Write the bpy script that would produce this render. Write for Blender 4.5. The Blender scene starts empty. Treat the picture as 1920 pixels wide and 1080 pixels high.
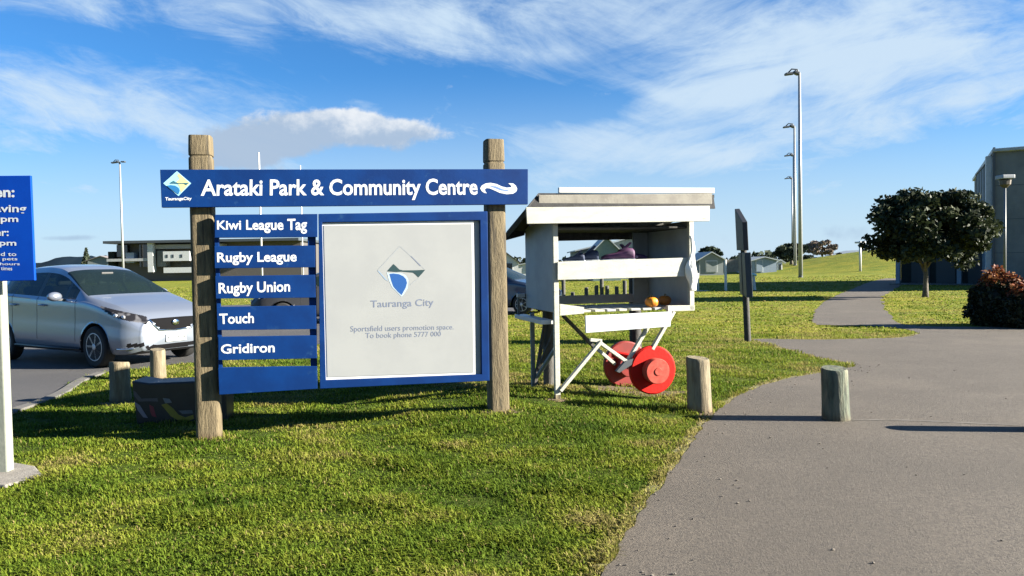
import bpy, bmesh, math, random
import numpy as np
from mathutils import Vector, Matrix
random.seed(7); RNG = np.random.default_rng(7)
S = bpy.context.scene
col = S.collection
R = math.radians

# ------------------------------------------------------------------ camera
F = 1400.0; CAMH = 1.5
ROLL = R(1.0); PITCH = math.atan(42 / F)
fw = Vector((0, math.cos(PITCH), -math.sin(PITCH)))
rt = Vector((1, 0, 0)); up = rt.cross(fw)
RT = rt * math.cos(ROLL) - up * math.sin(ROLL)
UP = rt * math.sin(ROLL) + up * math.cos(ROLL)
cam = bpy.data.cameras.new("camera"); cam.sensor_width = 36; cam.lens = 36 * F / 1920
cam.clip_end = 9000; cam.clip_start = .05
co = bpy.data.objects.new("camera", cam); col.objects.link(co)
co.matrix_world = Matrix(((RT.x, UP.x, -fw.x, 0), (RT.y, UP.y, -fw.y, 0), (RT.z, UP.z, -fw.z, CAMH), (0, 0, 0, 1)))
S.camera = co

# ------------------------------------------------------------------ light
SUN_AZ = R(97.5)      # clockwise from +Y
SUN_EL = R(20.5)
sd = Vector((math.sin(SUN_AZ) * math.cos(SUN_EL), math.cos(SUN_AZ) * math.cos(SUN_EL), math.sin(SUN_EL)))
sl = bpy.data.lights.new("sun", 'SUN'); sl.energy = 5.0; sl.angle = R(.55); sl.color = (1, .93, .80)
so = bpy.data.objects.new("sun", sl); col.objects.link(so)
so.rotation_euler = sd.to_track_quat('Z', 'Y').to_euler(); so.location = sd * 50
S.view_settings.view_transform = 'Standard'; S.view_settings.look = 'None'
S.view_settings.exposure = 2.5; S.view_settings.gamma = 1

W = bpy.data.worlds.new("World"); S.world = W; W.use_nodes = True
nt = W.node_tree; nt.nodes.clear()
class G:
    def __init__(s, nt): s.nt = nt
    def n(s, t, **k):
        x = s.nt.nodes.new(t)
        for a, b in k.items(): setattr(x, a, b)
        return x
    def put(s, sock, v):
        if isinstance(v, bpy.types.NodeSocket): s.nt.links.new(v, sock)
        elif v is not None: sock.default_value = v
    def m(s, op, a, b=None, c=None, clamp=False):
        x = s.n('ShaderNodeMath', operation=op, use_clamp=clamp)
        s.put(x.inputs[0], a); s.put(x.inputs[1], b); s.put(x.inputs[2], c)
        return x.outputs[0]
    def noise(s, vec, scale, detail=5, rough=.55, dist=0):
        x = s.n('ShaderNodeTexNoise'); s.put(x.inputs['Vector'], vec)
        x.inputs['Scale'].default_value = scale; x.inputs['Detail'].default_value = detail
        x.inputs['Roughness'].default_value = rough; x.inputs['Distortion'].default_value = dist
        return x.outputs['Fac']
    def mr(s, v, a, b, c=0, d=1, smooth=True):
        x = s.n('ShaderNodeMapRange', interpolation_type='SMOOTHSTEP' if smooth else 'LINEAR')
        s.put(x.inputs[0], v); 
        for i, q in enumerate((a, b, c, d)): s.put(x.inputs[i + 1], q)
        return x.outputs[0]
    def mix(s, f, a, b, mode='MIX'):
        x = s.n('ShaderNodeMix', data_type='RGBA', blend_type=mode)
        s.put(x.inputs[0], f)
        s.put(x.inputs[6], tuple(a) + (1,) if isinstance(a, (tuple, list)) else a)
        s.put(x.inputs[7], tuple(b) + (1,) if isinstance(b, (tuple, list)) else b)
        return x.outputs[2]
    def xyz(s, x_, y_, z_):
        x = s.n('ShaderNodeCombineXYZ'); s.put(x.inputs[0], x_); s.put(x.inputs[1], y_); s.put(x.inputs[2], z_)
        return x.outputs[0]
g = G(nt)
out = g.n('ShaderNodeOutputWorld'); bg = g.n('ShaderNodeBackground')
sky = g.n('ShaderNodeTexSky', sky_type='NISHITA'); sky.sun_disc = False
sky.sun_elevation = SUN_EL; sky.sun_rotation = SUN_AZ; sky.altitude = 0
sky.air_density = 1.0; sky.dust_density = .3; sky.ozone_density = 3.0
SKYK = .0505
skyc = g.mix(1.0, sky.outputs[0], (.20, .435, .65), 'MULTIPLY')
tc = g.n('ShaderNodeTexCoord'); sp = g.n('ShaderNodeSeparateXYZ'); nt.links.new(tc.outputs['Generated'], sp.inputs[0])
X, Y, Z = sp.outputs
Ya = g.m('MAXIMUM', g.m('ABSOLUTE', Y), .12)
A = g.m('DIVIDE', X, Ya); E_ = g.m('DIVIDE', Z, Ya)       # tangent of azimuth, of elevation
def rot(ang, sx, sy, off=0):
    c, s_ = math.cos(ang), math.sin(ang)
    u = g.m('MULTIPLY_ADD', A, c * sx, g.m('MULTIPLY', E_, s_ * sx))
    v = g.m('MULTIPLY_ADD', A, -s_ * sy, g.m('MULTIPLY', E_, c * sy))
    return g.xyz(u, v, off)
def blob(px, py, rx, ry, ang, w):
    a0 = (px - 960) / F; e0 = (498 - py) / F
    da = g.m('SUBTRACT', A, a0); de = g.m('SUBTRACT', E_, e0)
    c, s_ = math.cos(ang), math.sin(ang)
    u = g.m('MULTIPLY_ADD', da, c * F / rx, g.m('MULTIPLY', de, s_ * F / rx))
    v = g.m('MULTIPLY_ADD', da, -s_ * F / ry, g.m('MULTIPLY', de, c * F / ry))
    r2 = g.m('ADD', g.m('MULTIPLY', u, u), g.m('MULTIPLY', v, v))
    return g.m('MULTIPLY', g.m('EXPONENT', g.m('MULTIPLY', r2, -1.0)), w)
side = g.mr(A, -.05, .35)
side_ = side
n1 = g.noise(rot(R(-18), 2.0, 5.5), 1.9, 8, .66, .8)
n2 = g.noise(rot(R(14), 2.2, 7.0, 3.3), 1.9, 8, .62, .7)
n3 = g.mix(side_, g.noise(rot(R(-16), 4, 15, 7.1), 2.0, 8, .68, 1.0), g.noise(rot(R(16), 4, 13, 9.1), 2.0, 8, .68, 1.0))
nn = g.m('ADD', g.m('MULTIPLY', n1, g.m('SUBTRACT', 1.0, side)), g.m('MULTIPLY', n2, side))
nn = g.m('ADD', g.m('MULTIPLY_ADD', n3, .62, -.16), g.m('MULTIPLY_ADD', nn, 1.15, -.17))
acc = nn
for b in [(560, 20, 420, 55, R(-5), .20), (860, 75, 170, 40, R(-14), .24), (1040, 108, 60, 18, 0, .16), (200, 190, 300, 55, R(-16), .26),
          (420, 255, 160, 35, R(-22), .12), (60, 250, 130, 60, R(-20), .10), (1620, 110, 400, 130, R(12), .34), (1250, 40, 330, 60, R(-8), .26), (700, 200, 60, 16, R(-10), .16), (560, 120, 130, 16, R(-28), .20), (1230, 180, 60, 14, R(-20), .16), (1260, 215, 240, 30, R(14), .14), (1780, 210, 260, 60, R(20), .14),
          (1330, 300, 280, 45, R(4), .28), (1100, 272, 240, 36, R(-6), .26), (1560, 340, 160, 55, R(32), .20),
          (1000, 470, 1500, 60, 0, .10), (250, 380, 330, 60, R(-6), .16), (1050, 345, 90, 35, 0, .14),
          (330, 85, 270, 40, R(-12), -.20), (720, 150, 260, 42, R(-14), -.24), (1090, 195, 170, 40, R(-8), -.22), (880, 160, 240, 30, R(-10), -.10), (170, 300, 150, 28, R(-8), -.22),
          (1760, 295, 120, 26, R(10), -.26), (20, 30, 130, 40, R(-20), -.12), (1480, 380, 70, 40, 0, -.08), (900, 255, 60, 40, 0, -.12), (1900, 40, 60, 60, 0, -.10)]:
    acc = g.m('ADD', acc, blob(*b))
cir = g.mr(acc, .41, 1.10, 0, .95)
cir = g.m('MULTIPLY', cir, g.m('MULTIPLY', g.mr(E_, .5, 1.0, 1, .15), g.mr(Y, -.15, .15, .2, 1)))
# low whitening near the horizon
hz = g.mr(E_, -.02, .27, .92, 0)
dens = g.m('MAXIMUM', cir, hz)
k = .28 / SKYK
CW = (.40 * k, .50 * k, .60 * k)
c1 = g.mix(dens, skyc, CW)
# the single low cumulus
cn = g.noise(rot(0, 1, 1.3, 1.7), 15, 8, .58)
cn2 = g.noise(rot(0, 1, 1.2, 5.7), 26, 6, .6)
wob = g.m('MULTIPLY_ADD', g.m('SUBTRACT', cn, .5), 1.7, g.m('MULTIPLY', g.m('SUBTRACT', cn2, .5), .9))
cb = g.m('ADD', g.m('ADD', blob(510, 262, 150, 46, R(3), 1.0), blob(660, 232, 150, 34, R(-6), 1.05)), g.m('ADD', blob(775, 245, 75, 20, R(-4), .6), blob(440, 292, 80, 30, 0, .5)))
cm = g.mr(g.m('ADD', cb, wob), .36, .80, 0, .93)
lit = g.m('ADD', g.m('MULTIPLY', g.m('SUBTRACT', E_, g.m('MULTIPLY_ADD', g.m('SUBTRACT', A, -.26), -.10, (498 - 236) / F)), 19.0), g.m('MULTIPLY', g.m('SUBTRACT', cn2, .42), 3.0))
lit = g.mr(g.m('ADD', lit, g.m('MULTIPLY', g.m('ADD', A, .25), 2.6)), -.1, 1.25)
cc = g.mix(lit, (.27 * k, .345 * k, .45 * k), (.56 * k, .58 * k, .60 * k))
c2 = g.mix(cm, c1, cc)
# small grey scraps low on the left and right
sm = g.mr(g.m('ADD', g.m('ADD', blob(130, 432, 75, 7, 0, .6), blob(1170, 440, 60, 14, 0, .4)), g.m('ADD', blob(1590, 450, 90, 22, 0, .5), g.m('MULTIPLY', g.m('SUBTRACT', cn2, .5), .8))), .30, .75, 0, .6)
c3 = g.mix(sm, c2, (.22 * k, .30 * k, .42 * k))
nt.links.new(c3, bg.inputs[0]); bg.inputs[1].default_value = SKYK
nt.links.new(bg.outputs[0], out.inputs[0])

# ------------------------------------------------------------------ geometry of the view used to measure the place
def ray(px, py): return fw * F + RT * (px - 960) + UP * (540 - py)
def H(x, y):
    h = 0.0
    r = ((x + .1) / 1.9) ** 2 + ((y - 8) / 3) ** 2
    if r < 1: h += .1 * (1 - r) ** 2
    r = ((x - 58) / 34) ** 2 + ((y - 98) / 30) ** 2
    if r < 1: h += 3.3 * (1 - r) ** 2
    return h
def gp(px, py):
    d = ray(px, py); z = 0
    for _ in range(24):
        t = (z - CAMH) / d.z; z = .5 * z + .5 * H(d.x * t, d.y * t)
    return Vector((d.x * t, d.y * t, z))
def at(px, py, Y):           # point at distance Y along the view
    d = ray(px, py); t = Y / d.y
    return Vector((d.x * t, Y, CAMH + d.z * t))
class Frame:
    """upright local frame: x along, y away, z up"""
    def __init__(s, o, ang): s.o = Vector(o); s.a = ang; s.ex = Vector((math.cos(ang), math.sin(ang), 0)); s.ey = Vector((-s.ex.y, s.ex.x, 0))
    def uz(s, px, py, yo=0.0):
        d = ray(px, py); o = Vector((0, 0, CAMH))
        t = (yo + s.ey.dot(s.o - o)) / s.ey.dot(d); p = o + d * t
        return (s.ex.dot(p - s.o), p.z - s.o.z)
    def zu(s, v, px):  # u where image column px meets depth v
        pass

# ------------------------------------------------------------------ mesh helper
class MB:
    def __init__(s): s.v = []; s.f = []
    def add(s, v, f):
        n = len(s.v); s.v += [tuple(p) for p in v]; s.f += [tuple(i + n for i in q) for q in f]; return s
    def box(s, c, d, rz=0, M=None):
        x, y, z = d[0] / 2, d[1] / 2, d[2] / 2
        P = [Vector((a, b, e)) for a in (-x, x) for b in (-y, y) for e in (-z, z)]
        m = (M or Matrix.Rotation(rz, 3, 'Z'))
        P = [m @ p + Vector(c) for p in P]
        return s.add(P, [(0, 1, 3, 2), (4, 6, 7, 5), (0, 4, 5, 1), (2, 3, 7, 6), (0, 2, 6, 4), (1, 5, 7, 3)])
    def b6(s, x0, x1, y0, y1, z0, z1): return s.box(((x0 + x1) / 2, (y0 + y1) / 2, (z0 + z1) / 2), (abs(x1 - x0), abs(y1 - y0), abs(z1 - z0)))
    def beam(s, a, b, w, h, side=None):
        a, b = Vector(a), Vector(b); d = b - a; L = d.length; d.normalize()
        sv = Vector(side) if side else (Vector((0, 0, 1)) if abs(d.z) < .9 else Vector((0, 1, 0)))
        x = d.cross(sv).normalized(); z = x.cross(d).normalized()
        M = Matrix((x, d, z)).transposed()
        return s.box((a + b) / 2, (w, L, h), M=M)
    def tube(s, pts, rad, n=10, cap=True):
        pts = [Vector(p) for p in pts]
        rad = [rad] * len(pts) if not hasattr(rad, '__len__') else rad
        b = len(s.v); prev = None
        for i, p in enumerate(pts):
            d = (pts[min(i + 1, len(pts) - 1)] - pts[max(i - 1, 0)]).normalized()
            u = d.cross(Vector((0, 0, 1)) if abs(d.z) < .95 else Vector((0, 1, 0))).normalized() if prev is None else (prev - d * prev.dot(d)).normalized()
            prev = u; w = d.cross(u)
            for k_ in range(n):
                t = 2 * math.pi * k_ / n
                s.v.append(tuple(p + (u * math.cos(t) + w * math.sin(t)) * rad[i]))
        for i in range(len(pts) - 1):
            for k_ in range(n):
                s.f.append((b + i * n + k_, b + i * n + (k_ + 1) % n, b + (i + 1) * n + (k_ + 1) % n, b + (i + 1) * n + k_))
        if cap: s.f.append(tuple(b + k_ for k_ in range(n))[::-1]); s.f.append(tuple(b + (len(pts) - 1) * n + k_ for k_ in range(n)))
        return s
    def lathe(s, prof, c=(0, 0, 0), n=24, M=None):
        b = len(s.v); M = M or Matrix.Identity(3)
        for r, z in prof:
            for k_ in range(n):
                t = 2 * math.pi * k_ / n
                s.v.append(tuple(M @ Vector((r * math.cos(t), r * math.sin(t), z)) + Vector(c)))
        for i in range(len(prof) - 1):
            for k_ in range(n): s.f.append((b + i * n + k_, b + i * n + (k_ + 1) % n, b + (i + 1) * n + (k_ + 1) % n, b + (i + 1) * n + k_))
        s.f.append(tuple(b + k_ for k_ in range(n))[::-1]); s.f.append(tuple(b + (len(prof) - 1) * n + k_ for k_ in range(n)))
        return s
    def prism(s, uz, y0, y1):      # polygon in x,z pushed from y0 to y1
        n = len(uz)
        s.add([(u, y0, z) for u, z in uz] + [(u, y1, z) for u, z in uz],
              [tuple(range(n)), tuple(range(2 * n - 1, n - 1, -1))] + [(i, (i + 1) % n, (i + 1) % n + n, i + n) for i in range(n)])
        return s
    def blobm(s, c, rx, ry, rz, n=10, m=16, amp=.12, seed=0, fr=3.0):
        rr = random.Random(seed); ph = [rr.uniform(0, 6) for _ in range(6)]
        b = len(s.v)
        for i in range(n + 1):
            th = math.pi * i / n
            for j in range(m):
                p = 2 * math.pi * j / m
                d = Vector((math.sin(th) * math.cos(p), math.sin(th) * math.sin(p), math.cos(th)))
                k_ = 1 + amp * (math.sin(fr * d.x * 2 + ph[0]) * math.sin(fr * d.y * 2 + ph[1]) + math.sin(fr * 2.3 * d.z + ph[2]) * math.cos(fr * 1.9 * d.x + ph[3]))
                s.v.append((c[0] + d.x * rx * k_, c[1] + d.y * ry * k_, c[2] + d.z * rz * k_))
        for i in range(n):
            for j in range(m): s.f.append((b + i * m + j, b + (i + 1) * m + j, b + (i + 1) * m + (j + 1) % m, b + i * m + (j + 1) % m))
        return s
    def build(s, name, mat, parent=None, bev=0, smooth=False, loc=None, label=None):
        me = bpy.data.meshes.new(name); me.from_pydata(s.v, [], s.f); me.materials.append(mat)
        bm = bmesh.new(); bm.from_mesh(me); bmesh.ops.recalc_face_normals(bm, faces=bm.faces); bm.to_mesh(me); bm.free()
        if smooth: me.shade_smooth()
        o = bpy.data.objects.new(name, me); col.objects.link(o)
        if parent: o.parent = parent
        if loc is not None: o.location = loc
        if bev:
            b = o.modifiers.new("bevel", 'BEVEL'); b.width = bev; b.segments = 2; b.limit_method = 'ANGLE'; b.angle_limit = R(40)
        if smooth == 'auto' or smooth == 2:
            me.set_sharp_from_angle(angle=R(40))
        if label: o['label'] = label
        return o
def tag(o, label=None, cat=None, group=None, kind=None):
    for k_, v in (('label', label), ('category', cat), ('group', group), ('kind', kind)):
        if v: o[k_] = v
    return o
def thing(name, label, cat, loc=(0, 0, 0), rz=0, group=None):
    o = bpy.data.objects.new(name, None); col.objects.link(o); o.location = loc; o.rotation_euler = (0, 0, rz)
    o.empty_display_size = .2
    return tag(o, label, cat, group)
def dup(root, loc=None, rz=None, label=None, scale=None):
    r = root.copy(); col.objects.link(r)
    if loc is not None: r.location = loc
    if rz is not None: r.rotation_euler = (0, 0, rz)
    if scale: r.scale = scale
    if label: r['label'] = label
    for ch in list(root.children):
        c = ch.copy(); col.objects.link(c); c.parent = r
        for q in list(ch.children):
            d = q.copy(); col.objects.link(d); d.parent = c
    return r

# ------------------------------------------------------------------ materials
ALB = .80
def al(c): return tuple(q * ALB for q in c) if c is not None else None
def mat(name, c, rough=.6, c2=None, scale=8, detail=5, bump=0, bscale=None, metal=0, stretch=None, lo=.35, hi=.65, spec=.5, coat=0, spots=None, cracks=0):
    c, c2 = al(c), al(c2)
    if spots: spots = (al(spots[0]),) + tuple(spots[1:])
    m = bpy.data.materials.new(name); m.use_nodes = True; t = m.node_tree; h = G(t)
    p = t.nodes['Principled BSDF']; p.inputs['Roughness'].default_value = rough; p.inputs['Metallic'].default_value = metal
    p.inputs['Specular IOR Level'].default_value = spec
    if coat: p.inputs['Coat Weight'].default_value = coat; p.inputs['Coat Roughness'].default_value = .05
    tcx = h.n('ShaderNodeTexCoord'); vec = tcx.outputs['Object']
    if stretch:
        mp = h.n('ShaderNodeMapping'); mp.inputs['Scale'].default_value = stretch; t.links.new(vec, mp.inputs[0]); vec = mp.outputs[0]
    cc_ = tuple(c)
    if c2 is not None:
        nz = h.noise(vec, scale, detail, .6)
        cc_ = h.mix(h.mr(nz, lo, hi), c, c2)
    if spots:
        nz = h.noise(vec, spots[1], 4, .65)
        cc_ = h.mix(h.mr(nz, spots[2], spots[3]), cc_, spots[0])
    if cracks:
        m2 = h.n('ShaderNodeMapping'); m2.inputs['Scale'].default_value = (22, 22, .9); t.links.new(tcx.outputs['Object'], m2.inputs[0])
        cc_ = h.mix(h.mr(h.noise(m2.outputs[0], 1.0, 4, .6, .2), .56, .63, 0, cracks), cc_, tuple(q * .18 for q in c))
        sz = h.n('ShaderNodeSeparateXYZ'); t.links.new(tcx.outputs['Object'], sz.inputs[0])
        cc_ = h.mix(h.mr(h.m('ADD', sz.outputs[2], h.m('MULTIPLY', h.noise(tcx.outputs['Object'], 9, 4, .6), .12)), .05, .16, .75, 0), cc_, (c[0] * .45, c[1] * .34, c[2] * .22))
    h.put(p.inputs['Base Color'], tuple(cc_) + (1,) if isinstance(cc_, tuple) else cc_)
    if bump:
        nb = h.noise(vec, bscale or scale * 3, 6, .65)
        bn = h.n('ShaderNodeBump'); bn.inputs['Strength'].default_value = bump; bn.inputs['Distance'].default_value = .02
        t.links.new(nb, bn.inputs['Height']); t.links.new(bn.outputs[0], p.inputs['Normal'])
    return m
def tintmat(name, stops, rough=.6, trans=.0, spec=.3):
    m = bpy.data.materials.new(name); m.use_nodes = True; t = m.node_tree; h = G(t)
    p = t.nodes['Principled BSDF']; p.inputs['Roughness'].default_value = rough; p.inputs['Specular IOR Level'].default_value = spec
    a = h.n('ShaderNodeAttribute', attribute_name='tint'); r = h.n('ShaderNodeValToRGB')
    t.links.new(a.outputs['Fac'], r.inputs[0]); e = r.color_ramp.elements
    while len(e) < len(stops): e.new(.5)
    for i, (q, c) in enumerate(stops): e[i].position = q; e[i].color = al(c) + (1,)
    t.links.new(r.outputs[0], p.inputs['Base Color'])
    if trans:
        tr = h.n('ShaderNodeBsdfTranslucent'); t.links.new(r.outputs[0], tr.inputs[0])
        mx = h.n('ShaderNodeMixShader'); mx.inputs[0].default_value = trans
        o = t.nodes['Material Output']; t.links.new(p.outputs[0], mx.inputs[1]); t.links.new(tr.outputs[0], mx.inputs[2]); t.links.new(mx.outputs[0], o.inputs[0])
    return m
M = {}
M['blue'] = mat('blue_sign_paint', (.0001, .019, .100), .6, (.0001, .026, .130), 3, 5, bump=.05, bscale=40, spots=((.012, .05, .14), 9, .60, .78), spec=.12)
M['blue2'] = mat('bright_blue_sign_face', (.0001, .038, .30), .6, (.0001, .045, .34), 3, spec=.12)
M['whitetext'] = mat('white_lettering', (0.592, 0.616, 0.656), .5, (0.480, 0.520, 0.560), 30)
M['white'] = mat('white_painted_timber', (.43, .43, .37), .6, (.37, .37, .315), 5, bump=.25, bscale=60, stretch=(1, 1, 3), spots=((.25, .235, .19), 10, .60, .80))
M['cream'] = mat('weathered_cream_board', (0.216, 0.202, 0.166), .7, (0.158, 0.144, 0.119), 6, bump=.2, bscale=50)
M['panel'] = mat('grey_white_painted_ply', (0.380, 0.392, 0.401), .6, (0.309, 0.323, 0.334), 3, bump=.1, bscale=30)
M['poster'] = mat('white_poster_panel', (.285, .295, .295), .55, (.265, .275, .278), 2, spots=((.28, .29, .29), 8, .70, .85), spec=.25)
M['rim'] = mat('white_poster_edge', (0.576, 0.576, 0.560), .4)
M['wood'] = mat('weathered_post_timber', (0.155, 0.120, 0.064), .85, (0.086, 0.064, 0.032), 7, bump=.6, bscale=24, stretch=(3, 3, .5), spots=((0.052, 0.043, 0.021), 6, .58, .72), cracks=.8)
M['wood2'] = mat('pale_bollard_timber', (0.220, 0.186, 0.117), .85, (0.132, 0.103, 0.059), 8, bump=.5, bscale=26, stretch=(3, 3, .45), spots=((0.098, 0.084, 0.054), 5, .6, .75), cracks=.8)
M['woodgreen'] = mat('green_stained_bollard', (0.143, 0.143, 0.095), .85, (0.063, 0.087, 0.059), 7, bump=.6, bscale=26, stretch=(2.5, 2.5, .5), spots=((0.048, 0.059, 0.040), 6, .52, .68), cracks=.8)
M['greytimber'] = mat('grey_weathered_timber', (0.084, 0.080, 0.071), .85, (0.050, 0.048, 0.042), 9, bump=.5, bscale=30, stretch=(2, 2, .5))
M['darkwood'] = mat('dark_stained_timber', (0.021, 0.021, 0.021), .8, (0.036, 0.033, 0.030), 9, bump=.4, bscale=30)
M['roofing'] = mat('black_roofing_felt', (0.009, 0.009, 0.010), .85, (0.020, 0.020, 0.021), 12, bump=.3)
M['redp'] = mat('red_painted_wheel', (.50, .007, .003), .65, (.40, .007, .003), 5, spots=((.20, .022, .012), 12, .58, .78), bump=.15, bscale=30, spec=.15)
M['pink'] = mat('faded_red_hub', (.46, .085, .06), .7, (.36, .05, .035), 14, spots=((.24, .15, .11), 9, .60, .8), spec=.15)
M['redshade'] = mat('shaded_red_wheel', (.26, .012, .006), .6, (.18, .01, .006), 8)  # darker copy of the wheel red: the rear wheel's shade is in the colour
M['metal'] = mat('galvanised_steel', (0.375, 0.390, 0.405), .42, (0.315, 0.330, 0.345), 6, metal=.35)
M['polewhite'] = mat('pale_pole_paint', (0.434, 0.462, 0.490), .4, (0.385, 0.420, 0.448), 4, metal=.1)
M['darkmetal'] = mat('dark_fitting_metal', (.05, .06, .07), .5)
M['greensteel'] = mat('pale_green_grey_post', (0.225, 0.238, 0.199), .6, (0.190, 0.207, 0.173), 5, bump=.15)
M['concrete'] = mat('pale_concrete', (0.235, 0.218, 0.190), .85, (0.185, 0.168, 0.146), 9, bump=.4, bscale=50)
M['kerb'] = mat('kerb_concrete', (0.117, 0.110, 0.101), .85, (0.088, 0.085, 0.078), 6, bump=.3)
M['dkgrey'] = mat('dark_grey_green_cladding', (.024, .028, .024), .8, (.018, .022, .02), 3, spec=.1)
M['wallgrey'] = mat('grey_concrete_wall', (0.186, 0.195, 0.186), .85, (0.140, 0.149, 0.144), .8, 6, bump=.3, bscale=5)
M['wallblue'] = mat('blue_grey_wall_panel', (0.214, 0.256, 0.299), .7, (0.178, 0.221, 0.263), 1.2)
M['trimw'] = mat('white_building_trim', (0.585, 0.600, 0.600), .5, (0.510, 0.525, 0.525), 5)
M['glassd'] = mat('dark_window_glass', (.02, .025, .03), .08, spec=.8)
M['steelroof'] = mat('pale_steel_roof', (0.360, 0.398, 0.405), .5, (0.315, 0.352, 0.360), 3)
M['greenroof'] = mat('sage_green_steel_roof', (0.154, 0.224, 0.217), .5, (0.140, 0.203, 0.196), 3)
M['housegrey'] = mat('grey_weatherboard', (0.210, 0.238, 0.238), .7, (0.182, 0.210, 0.210), 4)
M['houseblue'] = mat('pale_blue_cladding', (0.247, 0.315, 0.390), .7, (0.217, 0.277, 0.345), 4)
M['grille'] = mat('matt_black_grille', (.006, .006, .007), .95, spec=.08)
M['orange'] = mat('orange_pumpkin_skin', (0.720, 0.259, 0.014), .45, (0.576, 0.173, 0.010), 6)
M['stem'] = mat('dry_stem', (.16, .14, .06), .8)
M['navy'] = mat('navy_fabric', (.015, .025, .06), .8, (.03, .05, .10), 12)
M['purple'] = mat('purple_fabric', (.10, .03, .10), .7, (.05, .02, .06), 14)
M['pinkf'] = mat('pale_pink_patch', (.60, .34, .38), .7)
M['tan'] = mat('tan_fabric', (.45, .28, .14), .8)
M['blackp'] = mat('black_plastic', (0.007, 0.007, 0.008), .45, (0.014, 0.014, 0.015), 8)
M['rubber'] = mat('tyre_rubber', (0.010, 0.010, 0.010), .8)
M['bark'] = mat('tree_bark', (0.132, 0.114, 0.090), .9, (0.072, 0.060, 0.048), 10, bump=.6, stretch=(2, 2, .5))
M['teal'] = mat('teal_paint', (.05, .22, .24), .5)
M['hill'] = mat('hazy_far_hill', (.010, .020, .034), .95, (.016, .026, .038), .01, spec=.0)  # distance haze painted in as a blue cast over the forest green
# soft bag plastic
m = mat('thin_white_plastic', (.86, .86, .80), .35, (.78, .78, .72), 9, bump=.6, bscale=22); M['bag'] = m
# car materials
def carpaint(name, c):
    m = mat(name, c, .30, None, metal=.55, spec=.5, coat=.8); return m
M['silver'] = carpaint('silver_car_paint', (.24, .272, .335))
M['cdark'] = carpaint('dark_blue_car_paint', (.03, .045, .075))
M['chrome'] = mat('chrome', (.8, .8, .8), .12, metal=1)
M['alloy'] = mat('alloy_wheel_metal', (.55, .57, .60), .3, metal=.6)
M['lens'] = mat('clear_lamp_lens', (.015, .015, .018), .25, (.10, .10, .11), 7, 1, spec=.15, lo=.5, hi=.62)
M['seat'] = mat('dark_seat_cloth', (.03, .03, .035), .9)
def glassmat(name, f):
    m = bpy.data.materials.new(name); m.use_nodes = True; t = m.node_tree; h = G(t)
    p = t.nodes['Principled BSDF']; p.inputs['Base Color'].default_value = (.008, .014, .014, 1); p.inputs['Roughness'].default_value = .04
    p.inputs['Specular IOR Level'].default_value = .30
    tr = h.n('ShaderNodeBsdfTransparent'); tr.inputs[0].default_value = (.45, .56, .50, 1)
    mx = h.n('ShaderNodeMixShader'); mx.inputs[0].default_value = f
    t.links.new(p.outputs[0], mx.inputs[1]); t.links.new(tr.outputs[0], mx.inputs[2]); t.links.new(mx.outputs[0], t.nodes['Material Output'].inputs[0])
    return m
M['cglass'] = glassmat('tinted_car_glass', .26)

# asphalt
def asphalt(name, c1, c2, c3):
    c1, c2, c3 = al(c1), al(c2), al(c3)
    m = bpy.data.materials.new(name); m.use_nodes = True; t = m.node_tree; h = G(t); p = t.nodes['Principled BSDF']
    v = h.n('ShaderNodeTexCoord').outputs['Object']
    a = h.mix(h.mr(h.noise(v, .9, 6, .6), .35, .65), c1, c2)
    a = h.mix(h.mr(h.noise(v, 38, 6, .8), .44, .60), a, c3)
    a = h.mix(h.mr(h.noise(v, 4.5, 7, .7), .60, .72, 0, .35), a, tuple(q * 1.35 for q in c1))
    a = h.mix(h.mr(h.noise(v, 1.7, 5, .7), .62, .70, 0, .45), a, tuple(q * .7 for q in c1))
    cr = h.m('ABSOLUTE', h.m('SUBTRACT', h.noise(v, .75, 3, .5, .6), .5))
    a = h.mix(h.mr(cr, .0, .0028, .5, 0), a, tuple(q * .45 for q in c1))
    a = h.mix(h.mr(h.noise(v, .35, 6, .7), .50, .66, 0, .35), a, tuple(q * 1.3 for q in c1))
    a = h.mix(h.mr(h.noise(v, 210, 2, .5), .62, .72, 0, .7), a, tuple(q * 1.9 for q in c1))
    h.put(p.inputs['Base Color'], a); p.inputs['Roughness'].default_value = .82
    bn = h.n('ShaderNodeBump'); bn.inputs['Strength'].default_value = .8; bn.inputs['Distance'].default_value = .012
    t.links.new(h.noise(v, 90, 5, .7), bn.inputs['Height']); t.links.new(bn.outputs[0], p.inputs['Normal'])
    return m
M['asph'] = asphalt('worn_path_asphalt', (0.104, 0.086, 0.066), (0.080, 0.066, 0.050), (0.056, 0.046, 0.036))
M['asphd'] = asphalt('car_park_asphalt', (0.066, 0.063, 0.063), (0.053, 0.051, 0.053), (0.041, 0.040, 0.041))
# turf
m = bpy.data.materials.new('turf'); m.use_nodes = True; t = m.node_tree; h = G(t); p = t.nodes['Principled BSDF']
v = h.n('ShaderNodeTexCoord').outputs['Object']
mpn = h.n('ShaderNodeMapping'); mpn.inputs['Scale'].default_value = (.35, 1.6, 1); t.links.new(v, mpn.inputs[0])
a = h.mix(h.mr(h.noise(v, .45, 6, .65), .38, .62), (.115, .135, .013), (.190, .178, .020))
a = h.mix(h.mr(h.noise(mpn.outputs[0], .35, 6, .7), .45, .62, 0, .75), a, (.075, .11, .010))
a = h.mix(h.mr(h.noise(v, 9, 5, .7), .45, .70, 0, .6), a, (.035, .052, .006))
a = h.mix(h.mr(h.noise(v, 2.2, 6, .75), .60, .74, 0, .55), a, (.16, .125, .035))
sy = h.n('ShaderNodeSeparateXYZ'); t.links.new(v, sy.inputs[0])
a = h.mix(h.mr(sy.outputs[1], 7, 17, 1, 0), a, h.mix(h.mr(h.noise(v, 6, 5, .7), .4, .6), (.030, .045, .006), (.060, .082, .008)))
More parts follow.
